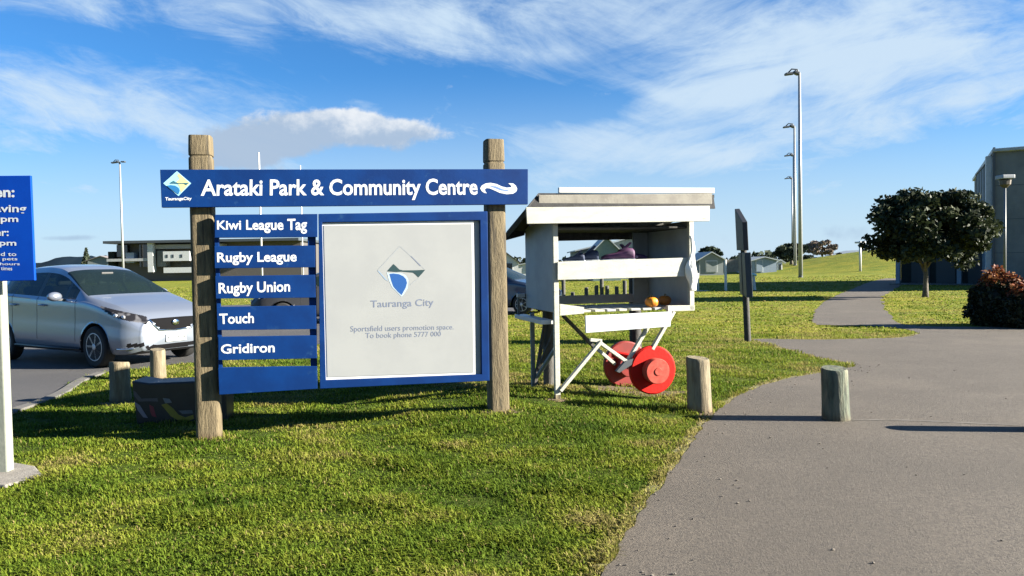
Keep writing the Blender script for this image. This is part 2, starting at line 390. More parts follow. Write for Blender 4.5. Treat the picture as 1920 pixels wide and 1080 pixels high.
h.put(p.inputs['Base Color'], a); p.inputs['Roughness'].default_value = .95; p.inputs['Specular IOR Level'].default_value = .1
bn = h.n('ShaderNodeBump'); bn.inputs['Strength'].default_value = .8; bn.inputs['Distance'].default_value = .05
t.links.new(h.noise(v, 14, 6, .75), bn.inputs['Height']); t.links.new(bn.outputs[0], p.inputs['Normal'])
M['turf'] = m
M['dirt'] = mat('dry_grass_edge', (.20, .155, .07), .95, (.12, .12, .035), 6, bump=.6, bscale=30)
M['soil'] = mat('bare_soil', (.12, .075, .035), .95, (.07, .055, .022), 11, bump=.6, bscale=30)
M['grass'] = tintmat('grass_blade', [(0, (.042, .080, .007)), (.35, (.104, .160, .015)), (.75, (.190, .222, .024)), (1, (.28, .23, .085))], .75, .38, .10)

# ------------------------------------------------------------------ ground
xs = np.unique(np.concatenate([np.arange(-6, 6.01, .25), np.linspace(6.5, 100, 70), -np.linspace(6.5, 100, 30), [-4000, -1500, -600, -250, 160, 300, 700, 1500, 4000]]))
ys = np.unique(np.concatenate([[-60, -20, -5], np.arange(0, 14, .25), np.arange(14, 30, 1), np.arange(30, 140, 2.5), [160, 200, 300, 500, 900, 1600, 2600, 4200]]))
gv = [(x, y, H(x, y)) for y in ys for x in xs]; nx = len(xs)
gf = [(j * nx + i, j * nx + i + 1, (j + 1) * nx + i + 1, (j + 1) * nx + i) for j in range(len(ys) - 1) for i in range(nx - 1)]
gm = MB(); gm.v = gv; gm.f = gf
tag(gm.build('ground', M['turf'], smooth=True), kind='structure')

def sheet(name, pts, z, m_):
    me = bpy.data.meshes.new(name); bm = bmesh.new()
    vs = [bm.verts.new((p[0], p[1], z)) for p in pts]
    f = bm.faces.new(vs); bmesh.ops.recalc_face_normals(bm, faces=[f]); 
    if f.normal.z < 0: f.normal_flip()
    bmesh.ops.triangulate(bm, faces=[f]); bm.to_mesh(me); bm.free(); me.materials.append(m_)
    o = bpy.data.objects.new(name, me); col.objects.link(o); return tag(o, kind='structure')
def pip(x, y, P):
    P = np.array([(p[0], p[1]) for p in P]); ins = np.zeros(len(x), bool); j = len(P) - 1
    for i in range(len(P)):
        xi, yi = P[i]; xj, yj = P[j]
        c = ((yi > y) != (yj > y)) & (x < (xj - xi) * (y - yi) / (yj - yi + 1e-12) + xi); ins ^= c; j = i
    return ins
def rough_edge(P, step=.12, amp=.035, seed=1):
    rr = random.Random(seed); o = []
    for a, b in zip(P[:-1], P[1:]):
        a = Vector(a[:2]); b = Vector(b[:2]); L = (b - a).length
        n = max(1, min(60, int(L / (step * (1 + a.length / 12))))); nrm = Vector((-(b - a).y, (b - a).x)).normalized()
        for i in range(n): o.append(a.lerp(b, i / n) + nrm * rr.uniform(-amp, amp) * (1 + a.length / 14))
    o.append(Vector(P[-1][:2])); return o
def catmull(P, n=6):
    P = [Vector(p[:2]) for p in P]; o = []
    for i in range(len(P) - 1):
        p0, p1, p2, p3 = P[max(i - 1, 0)], P[i], P[i + 1], P[min(i + 2, len(P) - 1)]
        for k_ in range(n):
            t_ = k_ / n
            o.append(.5 * ((2 * p1) + (p2 - p0) * t_ + (2 * p0 - 5 * p1 + 4 * p2 - p3) * t_ ** 2 + (3 * p1 - p0 - 3 * p2 + p3) * t_ ** 3))
    o.append(P[-1]); return o
near = [(1055, 1190), (1130, 1080), (1175, 1000), (1225, 930), (1270, 868), (1310, 812), (1340, 778), (1380, 747), (1430, 723), (1500, 706), (1560, 697), (1602, 688)]
strip = [(1602, 688), (1590, 681), (1545, 672), (1500, 661), (1455, 648), (1412, 637), (1450, 636), (1560, 637), (1690, 633), (1722, 626)]
pathl = [(1722, 626), (1700, 618), (1640, 612), (1560, 610), (1526, 607), (1526, 592), (1534, 576), (1560, 558), (1600, 541), (1630, 529), (1660, 522)]
pathr = [(1705, 522), (1690, 535), (1662, 552), (1654, 562), (1658, 580), (1670, 595), (1690, 606), (1722, 611), (1800, 613), (1960, 613)]
E1 = catmull([gp(*q) for q in near]); E2 = catmull([gp(*q) for q in strip], 4); E3 = catmull([gp(*q) for q in pathl], 4); E4 = catmull([gp(*q) for q in pathr], 4)
poly_path = [Vector((.2, -1)), Vector((.35, 1.5))] + rough_edge(E1 + E2[1:] + E3[1:], .05, .014) + rough_edge(E4, .2, .03, 5) + [Vector((30, 16.6)), Vector((30, -8)), Vector((.2, -8))]
sheet('asphalt_path', poly_path, .006, M['asph'])
# dry worn verge under the asphalt edge
def offset(P, d):
    o = []
    for i, p in enumerate(P):
        t_ = (P[min(i + 1, len(P) - 1)] - P[max(i - 1, 0)]).normalized(); o.append(p + Vector((-t_.y, t_.x)) * d)
    return o
def ribbon(name, P, w0, w1, z, m_, seed=3):
    rr = random.Random(seed); Pd = rough_edge(P, .10, 0)
    a = offset(Pd, w0); b = offset(Pd, w1); v = []; f = []
    for i, (p, q) in enumerate(zip(a, b)):
        q = q + (q - p) * rr.uniform(-.5, .6); v += [(p.x, p.y, z), (q.x, q.y, z)]
        if i: f.append((2 * i - 2, 2 * i - 1, 2 * i + 1, 2 * i))
    mb = MB(); mb.v = v; mb.f = f; return tag(mb.build(name, m_), kind='structure')
ribbon('dry_verge', E1 + E2[1:40], -.05, .055, .003, M['dirt'])
# car park
cpn = [(-260, 860), (-60, 800), (20, 770), (60, 757), (104, 738), (140, 716), (180, 701), (250, 694), (330, 684), (420, 672), (600, 646), (800, 616), (960, 590), (1000, 582)]
C1 = catmull([gp(*q) for q in cpn], 4)
cpf = [gp(*q) for q in [(1000, 562), (700, 566), (360, 574), (0, 590), (-300, 600)]]
poly_cp = rough_edge(C1, .15, .03, 8) + [Vector(p[:2]) for p in cpf] + [Vector((-20, 12)), Vector((-20, 6))]
sheet('car_park', poly_cp, .006, M['asphd'])
kb = MB(); K1 = catmull([gp(*q) for q in cpn[:7]], 8); ko = offset(K1, -.02); ki = offset(K1, -.14); n = len(K1)
for i in range(n - 1):
    p, q, r_, s_ = ko[i], ko[i + 1], ki[i], ki[i + 1]
    for a_, b_, z1, z2 in ((p, q, .0, .05), ):
        kb.add([(p.x, p.y, 0), (q.x, q.y, 0), (q.x, q.y, .032), (p.x, p.y, .032), (s_.x, s_.y, .028), (r_.x, r_.y, .028), (s_.x, s_.y, 0), (r_.x, r_.y, 0)], [(0, 1, 2, 3), (3, 2, 4, 5), (5, 4, 6, 7)])
tag(kb.build('kerb', M['kerb']), kind='structure')
# pale joint line across the path at the bollards
jl = catmull([gp(*q) for q in [(1598, 789), (1700, 790), (1820, 795), (1990, 803)]], 6)
ribbon('path_joint', jl, -.012, .016, .0095, mat('pale_joint_filler', (.16, .145, .125), .9, (.10, .09, .08), 9), 9)
# loose grit on the path
rr = random.Random(12); gt = MB()
for _ in range(190):
    if rr.random() < .6:
        e_ = E1[rr.randrange(len(E1))]; x, y = e_.x + abs(rr.gauss(0, .22)) + .02, e_.y + rr.gauss(0, .2)
    else: x, y = rr.uniform(.8, 6), rr.uniform(3.2, 10)
    if not pip(np.array([x]), np.array([y]), poly_path)[0]: continue
    q_ = rr.uniform(.003, .009); gt.blobm((x, y, .007 + q_ * .4), q_ * rr.uniform(.8, 1.5), q_, q_ * .6, 4, 6, .2, rr.randrange(99))
tag(gt.build('grit', mat('loose_grit', (.22, .19, .15), .9, (.06, .055, .05), 40)), 'scattered grit and pebbles lying on the asphalt path', 'grit', kind='stuff')
# hills
hm = MB(); rr = random.Random(4)
def ridge(Y, x0, x1, hh, name, seed):
    rr = random.Random(seed); n = 90; v = []; f = []
    for i in range(n + 1):
        x = x0 + (x1 - x0) * i / n; h_ = hh(x) * (1 + .10 * rr.uniform(-1, 1))
        v += [(x, Y, -2), (x, Y + 120, max(h_, 0)), (x, Y + 500, -2)]
        if i:
            b = 3 * (i - 1); f += [(b, b + 3, b + 4, b + 1), (b + 1, b + 4, b + 5, b + 2)]
    mb = MB(); mb.v = v; mb.f = f; return tag(mb.build(name, M['hill'], smooth=True), kind='structure')
def hh(x):
    return 24 + 45 * math.exp(-((x + 1600) / 110) ** 2) + 22 * math.exp(-((x + 1440) / 110) ** 2) + 14 * math.exp(-((x + 1300) / 70) ** 2) + 8 * math.sin(x / 60)
ridge(2600, -3200, -850, hh, 'hills', 2)
ridge(2900, -850, 3200, lambda x: 9 + 4 * math.sin(x / 170) + 3 * math.sin(x / 61), 'low_hills', 3)

# ------------------------------------------------------------------ grass
def sinnoise(x, y, s, seed):
    r_ = np.random.default_rng(seed); o = np.zeros_like(x)
    for i in range(9):
        a_ = r_.uniform(0, 6.28); k_ = s * r_.uniform(.5, 2.2); o += np.sin((x * math.cos(a_) + y * math.sin(a_)) * k_ + r_.uniform(0, 6.28))
    return o / 9
def Hn(x, y):
    r_ = ((x + .1) / 1.9) ** 2 + ((y - 8) / 3) ** 2
    return np.where(r_ < 1, .1 * (1 - r_) ** 2, 0)
EDG = np.array([(p.x, p.y) for p in E1 + E2])
def edge_dist(x, y):
    d_ = np.full(len(x), 9.0)
    for a, b in zip(EDG[:-1], EDG[1:]):
        ab = b - a; L2 = (ab ** 2).sum() + 1e-9; t_ = np.clip(((x - a[0]) * ab[0] + (y - a[1]) * ab[1]) / L2, 0, 1)
        d_ = np.minimum(d_, np.hypot(x - a[0] - t_ * ab[0], y - a[1] - t_ * ab[1]))
    return d_
SOILS = [(gp(1225, 738), .42, .20), (gp(1150, 728), .30, .22), (gp(1330, 778), .16, .22), (gp(396, 824), .20, .11), (gp(940, 770), .20, .12), (gp(1045, 750), .12, .10), (gp(220, 757), .22, .14), (gp(860, 780), .45, .07), (gp(560, 806), .5, .07)]
def soilf(x, y):
    f = np.zeros(len(x))
    for c, a, b in SOILS: f = np.maximum(f, np.exp(-(((x - c.x) / a) ** 2 + ((y - c.y) / b) ** 2) * 1.3))
    return f * .9
def soil_patch(i, c, a, b):
    rr = random.Random(i); P = []
    for k_ in range(26):
        t_ = 2 * math.pi * k_ / 26; w_ = 1 + .28 * math.sin(3 * t_ + i) + .18 * rr.uniform(-1, 1); P.append((c.x + math.cos(t_) * a * w_, c.y + math.sin(t_) * b * w_))
    mb = MB(); mb.v = [(c.x, c.y, H(c.x, c.y) + .004)] + [(x, y, H(x, y) + .003) for x, y in P]; mb.f = [(0, 1 + k_, 1 + (k_ + 1) % 26) for k_ in range(26)]
    tag(mb.build('bare_soil', M['soil']), kind='structure')
for i_, q_ in enumerate(SOILS[:7]): soil_patch(i_, q_[0], q_[1] * .9, q_[2] * .9)
def grass(name, N, y0, y1, hgt, wid, pw, seed, xw=.75):
    r_ = np.random.default_rng(seed)
    q = r_.random(N); y = (y0 ** (1 - pw) + q * (y1 ** (1 - pw) - y0 ** (1 - pw))) ** (1 / (1 - pw))
    x = r_.uniform(-1, 1, N) * (y * xw + .4)
    ok = ~pip(x, y, poly_path) & ~pip(x, y, poly_cp)
    ok &= ~pip(x, y, [gp(-160, 905), gp(10, 915), gp(60, 903), gp(84, 897), gp(66, 878), gp(30, 872), gp(-150, 872)])
    dE = edge_dist(x, y); soil = soilf(x, y); ok &= r_.random(N) > soil * 1.1
    clump = sinnoise(x, y, 9, 11); big = sinnoise(x, y, 2.1, 12); hole = sinnoise(x, y * 1.6, 16, 13)
    ok &= ~((hole > .44) & (r_.random(N) < .9)) & (r_.random(N) < np.clip(.86 + clump * .7, .4, 1))
    x, y, clump, big, hole, dE, soil = x[ok], y[ok], clump[ok], big[ok], hole[ok], dE[ok], soil[ok]; n = len(x)
    tuft = np.clip(sinnoise(x, y, 5.5, 21) * 2.2, 0, 1)
    h_ = hgt * (.55 + .9 * r_.random(n)) * (1 + 1.0 * np.clip(clump, -.5, .6) + .8 * tuft) * (1 + y / 60)
    w_ = wid * (.7 + .6 * r_.random(n)) * (1 + y / 9)
    az = r_.uniform(0, 6.283, n); lean = r_.uniform(.3, 1.5, n)
    dx, dy = np.cos(az), np.sin(az); z0 = Hn(x, y) - .004
    px_, py_ = -dy * w_ / 2, dx * w_ / 2
    V = np.zeros((n, 5, 3))
    V[:, 0] = np.stack([x - px_, y - py_, z0], 1); V[:, 1] = np.stack([x + px_, y + py_, z0], 1)
    mx, my = x + dx * h_ * lean * .25, y + dy * h_ * lean * .25; mz = z0 + h_ * .6
    V[:, 2] = np.stack([mx - px_ * .8, my - py_ * .8, mz], 1); V[:, 3] = np.stack([mx + px_ * .8, my + py_ * .8, mz], 1)
    V[:, 4] = np.stack([x + dx * h_ * lean * .8, y + dy * h_ * lean * .8, z0 + h_ * (1.05 - .35 * lean)], 1)
    b = np.arange(n) * 5
    loops = np.stack([b, b + 1, b + 3, b + 2, b + 2, b + 3, b + 4], 1).ravel()
    starts = np.stack([np.arange(n) * 7, np.arange(n) * 7 + 4], 1).ravel()
    me = bpy.data.meshes.new(name); me.vertices.add(n * 5); me.vertices.foreach_set('co', V.ravel())
    me.loops.add(n * 7); me.loops.foreach_set('vertex_index', loops.astype(np.int32))
    me.polygons.add(n * 2); me.polygons.foreach_set('loop_start', starts.astype(np.int32))
    me.update(calc_edges=True)
    tn = np.clip(.50 + .75 * big + .5 * clump + r_.normal(0, .12, n) + .22 * np.clip((y - 7) / 8, 0, 1), 0, .93)
    tn = np.where(dE < .07 + .05 * r_.random(n), r_.uniform(.75, 1, n), tn); tn = np.where(soil > .15, np.maximum(tn, r_.uniform(.5, 1, n)), tn)
    tn = np.clip(tn - .16 * tuft + .05, 0, 1); tn = np.where(r_.random(n) < .03, 1.0, tn)
    at_ = me.attributes.new('tint', 'FLOAT', 'POINT'); at_.data.foreach_set('value', np.repeat(tn, 5).astype(np.float32))
    me.materials.append(M['grass']); o = bpy.data.objects.new(name, me); col.objects.link(o); return o
gr = grass('grass', 560000, 3.0, 15.5, .027, .0050, 1.35, 5)
tag(gr, 'short sunlit green lawn grass around the signs and path', 'grass', kind='stuff')
gr = grass('field_grass', 120000, 15.5, 70, .018, .012, 1.6, 6)
tag(gr, 'yellow green turf of the playing field behind the stall', 'grass', kind='stuff')

# ------------------------------------------------------------------ lettering
def text_geo(s, bold=.012):
    cu = bpy.data.curves.new('lettering', 'FONT'); cu.body = s; cu.size = 1; cu.extrude = .0; cu.offset = bold; cu.resolution_u = 3
    o = bpy.data.objects.new('lettering', cu); col.objects.link(o)
    bpy.context.view_layer.update()
    me = bpy.data.meshes.new_from_object(o.evaluated_get(bpy.context.evaluated_depsgraph_get()))
    v = np.array([q.co[:] for q in me.vertices]); f = [tuple(p.vertices) for p in me.polygons]
    bpy.data.objects.remove(o); bpy.data.curves.remove(cu); bpy.data.meshes.remove(me)
    v[:, 0] -= v[:, 0].min(); v[:, 1] -= v[:, 1].min(); v[:, 0] /= v[:, 0].max(); v[:, 1] /= v[:, 1].max()
    return v, f
def letters(s, quad, y, m_, parent, name='lettering', bold=.012, label=None):
    """quad: (u,z) corners bottom-left, bottom-right, top-right, top-left"""
    v, f = text_geo(s, bold); q = [Vector((a, b)) for a, b in quad]; mb = MB()
    P = []
    for a, b, _ in v:
        p = q[0].lerp(q[1], a).lerp(q[3].lerp(q[2], a), b); P.append((p.x, y, p.y))
    mb.v = P; mb.f = f
    me = bpy.data.meshes.new(name); me.from_pydata(P, [], f); me.materials.append(m_)
    o = bpy.data.objects.new(name, me); col.objects.link(o); o.parent = parent
    if label: o['label'] = label
    return o

# ------------------------------------------------------------------ main park sign
L = gp(393, 822); Rr = gp(935, 767); d = Rr - L
SF = Frame((L.x, L.y, 0), math.atan2(d.y, d.x))
sign = thing('park_sign', 'big blue park and community centre sign board between two timber posts', 'sign', (L.x, L.y, 0), SF.a)
YB = -.150      # front plane of boards
def U(px, py, y=YB): return SF.uz(px, py, y)
def board(pxs, y0, th, name, m_, parent, bev=.004, label=None):
    mb = MB().prism([SF.uz(a, b, y0) for a, b in pxs], y0, y0 + th); return mb.build(name, m_, parent, bev=bev, label=label)
def post(name, u, y, z0, z1, wx, wy, groove, parent, m_, seed):
    mb = MB(); rr = random.Random(seed); n = 20
    prof = [(z0, 1.03), (z0 + .25, 1.0), (z0 + .8, .99), (z0 + 1.4, .985), (z0 + 2.0, .975), (groove - .03, .965), (groove - .012, .955), (groove - .008, .88), (groove + .008, .88), (groove + .012, .96), (groove + .05, .965), (z1 - .012, .93), (z1, .90)]
    b = 0
    for z, k_ in prof:
        for i in range(n):
            t_ = 2 * math.pi * (i + .5) / n; c, s_ = math.cos(t_), math.sin(t_)
            e = .34; x_ = math.copysign(abs(c) ** e, c) * wx / 2 * k_; y_ = math.copysign(abs(s_) ** e, s_) * wy / 2 * k_
            w_ = 1 + .012 * math.sin(3 * t_ + z * 2.1 + seed)
            mb.v.append((u + x_ * w_, y + y_ * w_, z))
    for j in range(len(prof) - 1):
        for i in range(n): mb.f.append((j * n + i, j * n + (i + 1) % n, (j + 1) * n + (i + 1) % n, (j + 1) * n + i))
    mb.f.append(tuple(range(n))[::-1]); q = (len(prof) - 1) * n; mb.f.append(tuple(q + i for i in range(n)))
    o = mb.build(name, m_, parent, smooth=2); return o
u0 = SF.uz(379, 290, -.1)[0]; zt = SF.uz(378, 256, 0)[1]; zg = SF.uz(378, 292, -.1)[1]
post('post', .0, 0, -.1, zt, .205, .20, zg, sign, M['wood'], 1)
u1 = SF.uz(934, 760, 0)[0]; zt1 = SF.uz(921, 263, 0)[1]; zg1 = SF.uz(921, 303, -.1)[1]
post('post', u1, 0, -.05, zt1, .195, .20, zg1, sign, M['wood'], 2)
top = board([(300, 318), (990, 317), (990, 383), (303, 389)], YB - .012, .045, 'name_board', M['blue'], sign, .003)
YT = YB - .012 - .002
def TQ(bx): # [(bl),(br),(tr),(tl)] px on top board
    return [SF.uz(a, b, YT) for a, b in bx]
letters('Arataki Park & Community Centre', TQ([(376, 376.5), (896, 374.5), (895, 334.5), (377, 336.5)]), YT, M['whitetext'], top, bold=.022)
def z4(x, y): return (290 + x / 5.32, 230 + y / 5.32)
def z5(x, y): return (640 + x / 5.32, 230 + y / 5.32)
def flat(pts, y, m_, parent, name, th=.0015, frame=None, label=None):
    fr = frame or SF
    q = [fr.uz(a, b, y) for a, b in pts]; mb = MB(); mb.add([(u, y, z) for u, z in q], [tuple(range(len(q)))]); return mb.build(name, m_, parent, label=label)
def mk(name, c): 
    if name not in M: M[name] = mat(name, c, .5)
    return M[name]
flat([z4(*q) for q in [(86, 605), (222, 483), (364, 605), (238, 732)]], YT, mk('logo_pale_blue', (.26, .52, .66)), top, 'emblem')
flat([z4(*q) for q in [(240, 505), (352, 603), (262, 700), (250, 640), (215, 590), (250, 560), (225, 530)]], YT - .0012, mk('logo_pale_yellow', (.52, .50, .22)), top, 'emblem')
flat([z4(*q) for q in [(122, 628), (160, 622), (205, 628), (240, 650), (250, 680), (238, 715), (200, 690), (150, 655)]], YT - .0024, mk('logo_blue', (.01, .12, .30)), top, 'emblem')
flat([z4(*q) for q in [(152, 606), (170, 590), (190, 578), (212, 596), (240, 602), (345, 598), (318, 622), (290, 608), (240, 610), (200, 606)]], YT - .0036, mk('logo_dark_teal', (.02, .10, .14)), top, 'emblem')
letters('TaurangaCity', TQ([z4(104, 786), z4(368, 780), z4(370, 740), z4(105, 744)]), YT, M['whitetext'], top, bold=.03)
flat([z5(*q) for q in [(1385, 655), (1400, 628), (1440, 606), (1490, 600), (1550, 612), (1600, 636), (1650, 648), (1690, 645), (1700, 634), (1665, 604), (1715, 606), (1742, 630), (1755, 660), (1745, 688), (1715, 708), (1650, 714), (1580, 700), (1520, 672), (1480, 655), (1450, 652), (1432, 664), (1436, 685), (1452, 704), (1425, 700), (1400, 682)]], YT, M['whitetext'], top, 'koru_emblem')
flat([z5(*q) for q in [(1470, 628), (1540, 634), (1610, 664), (1680, 676), (1660, 684), (1590, 674), (1530, 650)]], YT - .0012, mk('koru_line', (.10, .18, .42)), top, 'koru_emblem')
def z6(x, y): return (380 + x / 2.843, 380 + y / 2.843)
sl_y = [((64, 64), (612, 60), (612, 183), (64, 187)), ((62, 232), (600, 228), (600, 345), (64, 350)), ((66, 392), (600, 384), (602, 506), (70, 512)),
        ((74, 556), (604, 548), (606, 674), (78, 680)), ((82, 716), (606, 708), (610, 830), (84, 840)), ((82, 880), (610, 872), (612, 992), (88, 1024))]
words = [('Kiwi League Tag', [(77, 158), (556, 166), (556, 84), (76, 96)]), ('Rugby League', [(78, 334), (501, 330), (501, 260), (76, 266)]),
         ('Rugby Union', [(86, 502), (466, 492), (466, 416), (84, 428)]), ('Touch', [(90, 648), (273, 642), (273, 586), (88, 592)]), ('Gridiron', [(98, 806), (384, 798), (384, 744), (96, 756)]), None]
YS = YB - .012
for q, w_ in zip(sl_y, words):
    s_ = board([z6(*p) for p in q], YS, .040, 'sport_slat', M['blue'], sign, .003)
    if w_: letters(w_[0], [SF.uz(*z6(*p), YS - .002) for p in w_[1]], YS - .002, M['whitetext'], s_, bold=.022)
# uprights behind the slats and the stile beside the poster
board([z6(*p) for p in [(556, 64), (602, 64), (612, 990), (578, 992)]], YS + .043, .045, 'batten', M['blue'], sign, .003)
board([z6(*p) for p in [(60, 100), (84, 100), (108, 1000), (88, 1008)]], YS + .043, .045, 'batten', M['blue'], sign, .003)
# poster case
o4 = [(597, 401), (914, 396), (918, 714), (600, 729)]; i4 = [(604, 417), (900, 413), (903, 702), (611, 713)]
YC = YB - .005
mb = MB(); OO = [SF.uz(a, b, YC) for a, b in o4]; II = [SF.uz(a, b, YC) for a, b in i4]
for y_ in (YC, YC + .075): mb.v += [(u, y_, z) for u, z in OO] + [(u, y_, z) for u, z in II]
for i in range(4):
    j = (i + 1) % 4
    mb.f += [(i, j, 4 + j, 4 + i), (8 + i, 12 + i, 12 + j, 8 + j), (i, 8 + i, 8 + j, j), (4 + i, 4 + j, 12 + j, 12 + i)]
case = mb.build('poster_case', M['blue'], sign, bev=.005)
MB().prism(OO, YC + .078, YC + .09).build('back_board', M['blue'], sign)
YP = YC + .028
board([(602, 415), (901, 411), (904, 704), (610, 715)], YP + .012, .03, 'case_lining', M['panel'], case, 0)
pp = board([(602, 418), (888, 414), (893, 703), (611, 713.5)], YP - .004, .006, 'poster_rim', M['rim'], case, .001)
po = board([(607, 423), (884, 420), (888, 698), (614, 707)], YP - .008, .003, 'poster', M['poster'], sign, 0)
def z7(x, y): return (660 + x / 5.14, 440 + y / 5.14)
Y7 = YP - .0092
dk = mk('poster_dark_teal', (.008, .035, .04)); bl = mk('poster_blue', (.004, .065, .25)); gy = mk('poster_grey', (.13, .155, .22)); pb = mk('poster_pale_blue', (.22, .30, .40))
halo = mk('poster_halo', (.34, .43, .50))
flat([z7(*q) for q in [(335, 362), (355, 370), (470, 368), (520, 390), (545, 440), (535, 520), (500, 575), (478, 598), (455, 575), (385, 505), (355, 440)]], Y7, halo, po, 'city_emblem', .001)
flat([z7(*q) for q in [(338, 352), (365, 322), (400, 283), (425, 305), (455, 335), (490, 344), (600, 343), (706, 338), (675, 375), (640, 412), (615, 385), (590, 366), (480, 356), (430, 360)]], Y7 - .0006, dk, po, 'city_emblem', .001)
flat([z7(*q) for q in [(360, 378), (400, 374), (450, 380), (495, 400), (522, 430), (530, 465), (518, 510), (478, 582), (440, 548), (398, 500), (380, 450)]], Y7 - .0006, bl, po, 'city_emblem', .001)
flat([z7(*q) for q in [(562, 205), (574, 208), (665, 298), (656, 302)]], Y7, gy, po, 'city_emblem', .001)
flat([z7(*q) for q in [(243, 345), (262, 352), (350, 450), (318, 432)]], Y7, pb, po, 'city_emblem', .001)
flat([z7(*q) for q in [(243, 343), (460, 108), (464, 113), (250, 346)]], Y7, mk('poster_faint_grey', (.26, .28, .30)), po, 'city_emblem', .001)
flat([z7(*q) for q in [(464, 108), (700, 332), (694, 332), (462, 114)]], Y7 + .0003, M['poster_faint_grey'], po, 'city_emblem', .001)
flat([z7(*q) for q in [(560, 480), (640, 416), (644, 420), (565, 486)]], Y7, M['poster_faint_grey'], po, 'city_emblem', .001)
PQ = lambda pts: [SF.uz(a, b, Y7) for a, b in pts]
letters('Tauranga City', PQ([z7(180, 724), z7(786, 706), z7(786, 616), z7(178, 634)]), Y7, gy, po, bold=.008)
letters('Sportsfield users promotion space.', PQ([z6(788, 697), z6(1338, 684), z6(1338, 648), z6(788, 658)]), Y7, gy, po, bold=.0)
letters('To book phone 5777 000', PQ([z6(868, 732), z6(1270, 720), z6(1270, 686), z6(868, 694)]), Y7, gy, po, bold=.0)
# bolts on the post front
for px_, py_ in ((348, 352), (930, 350)): pass

# ------------------------------------------------------------------ opening-times sign at the left edge
P0 = gp(2, 888); IF = Frame((P0.x, P0.y, 0), R(4))
inf = thing('opening_times_sign', 'bright blue opening times sign cut off by the left edge on a pale post', 'sign', (P0.x, P0.y, 0), IF.a)
IU = lambda a, b, y=-.10: IF.uz(a, b, y)
pad = MB(); fp = [gp(-160, 905), gp(10, 915), gp(60, 903), gp(84, 897), gp(66, 878), gp(30, 872), gp(-150, 872)]
cm_ = Matrix.Rotation(-IF.a, 3, 'Z')
Q = [cm_ @ (p - IF.o) for p in fp]; n = len(Q)
pad.add([(q.x, q.y, -.02) for q in Q] + [(q.x * .99, q.y, .022) for q in Q], [tuple(range(n)), tuple(range(2 * n - 1, n - 1, -1))] + [(i, (i + 1) % n, (i + 1) % n + n, i + n) for i in range(n)])
pad.build('concrete_footing', M['concrete'], inf, bev=.012)
ub, zb_ = IU(20, 880, 0); ut, ztp = IU(11, 540, 0)
MB().b6(ub - .085 - .12, ub + .004, -.045, .045, 0.0, 2.15).build('post', M['greensteel'], inf, bev=.012)
bx = [(-190, 331), (57, 329), (65, 526), (-190, 531)]
bq = [IU(a, b) for a, b in bx]
bd = MB().prism(bq, -.10, -.075).build('sign_face', M['blue2'], inf, bev=.004)
MB().prism([(bq[0][0], bq[0][1] - .06), (bq[1][0] - .02, bq[1][1] - .06), (bq[1][0] - .02, bq[1][1] - .12), (bq[0][0], bq[0][1] - .12)], -.073, -.045).build('rail', M['metal'], inf)
def z8(x, y): return (x / 4.91, 320 + y / 4.91)
def iw(s, x0, x1, yb, yt, bold=.02):
    letters(s, [IU(*z8(x0, yb), -.102), IU(*z8(x1, yb + 2), -.102), IU(*z8(x1, yt + 2), -.102), IU(*z8(x0, yt), -.102)], -.102, M['whitetext'], bd, bold=bold)
iw('Open:', -260, 134, 272, 146, .03); iw('Gates leaving', -540, 243, 402, 310); iw('9.00pm', -230, 168, 488, 412); iw('Winter:', -300, 80, 600, 532, .02); iw('6.00pm', -230, 150, 704, 636)
iw('are locked to', -330, 150, 784, 748, .008); iw('vehicles and pets', -420, 160, 832, 796, .008); iw('for the park hours', -420, 182, 876, 844, .008); iw('times', 8, 112, 916, 884, .01)

# ------------------------------------------------------------------ bollards
def bollard(name, px, pyb, pyt, wpx, m_, label, tilt=0, group='timber bollards'):
    p = gp(px, pyb); Dd = p.y; r_ = wpx / F * Dd / 2; h_ = (pyb - pyt) / F * Dd
    p.y += r_ * .9
    mb = MB(); n = 28; rr = random.Random(int(px)); a0, a1 = rr.uniform(0, 6), rr.uniform(0, 6)
    prof = [(-.1, 1.05), (.03, 1.04), (h_ * .3, 1.0), (h_ * .65, .985), (h_ - .035, .975), (h_ - .012, .955), (h_, .90)]
    for z, k_ in prof:
        for i in range(n):
            t_ = 2 * math.pi * i / n; w_ = k_ * (1 + .018 * math.sin(2 * t_ + a0) + .012 * math.sin(5 * t_ + a1 + z * 4))
            mb.v.append((math.cos(t_) * r_ * w_ + tilt * z, math.sin(t_) * r_ * w_, z + (.012 * math.cos(t_ + a0) if z > h_ - .04 else 0)))
    for j in range(len(prof) - 1):
        for i in range(n): mb.f.append((j * n + i, j * n + (i + 1) % n, (j + 1) * n + (i + 1) % n, (j + 1) * n + i))
    q = (len(prof) - 1) * n; mb.f.append(tuple(q + i for i in range(n)))
    return tag(mb.build(name, m_, smooth=2, loc=p), label, 'bollard', group)
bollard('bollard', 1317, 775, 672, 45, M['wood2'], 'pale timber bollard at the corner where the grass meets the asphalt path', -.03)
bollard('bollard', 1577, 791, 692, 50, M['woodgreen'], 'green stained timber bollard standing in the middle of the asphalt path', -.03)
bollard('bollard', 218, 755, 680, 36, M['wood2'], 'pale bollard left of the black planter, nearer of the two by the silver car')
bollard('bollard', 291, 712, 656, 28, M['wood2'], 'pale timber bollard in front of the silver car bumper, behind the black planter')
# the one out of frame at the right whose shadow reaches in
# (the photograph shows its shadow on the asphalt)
bollard('bollard', 1968, 812, 716, 50, M['wood2'], 'timber bollard just past the right edge casting a shadow onto the path')
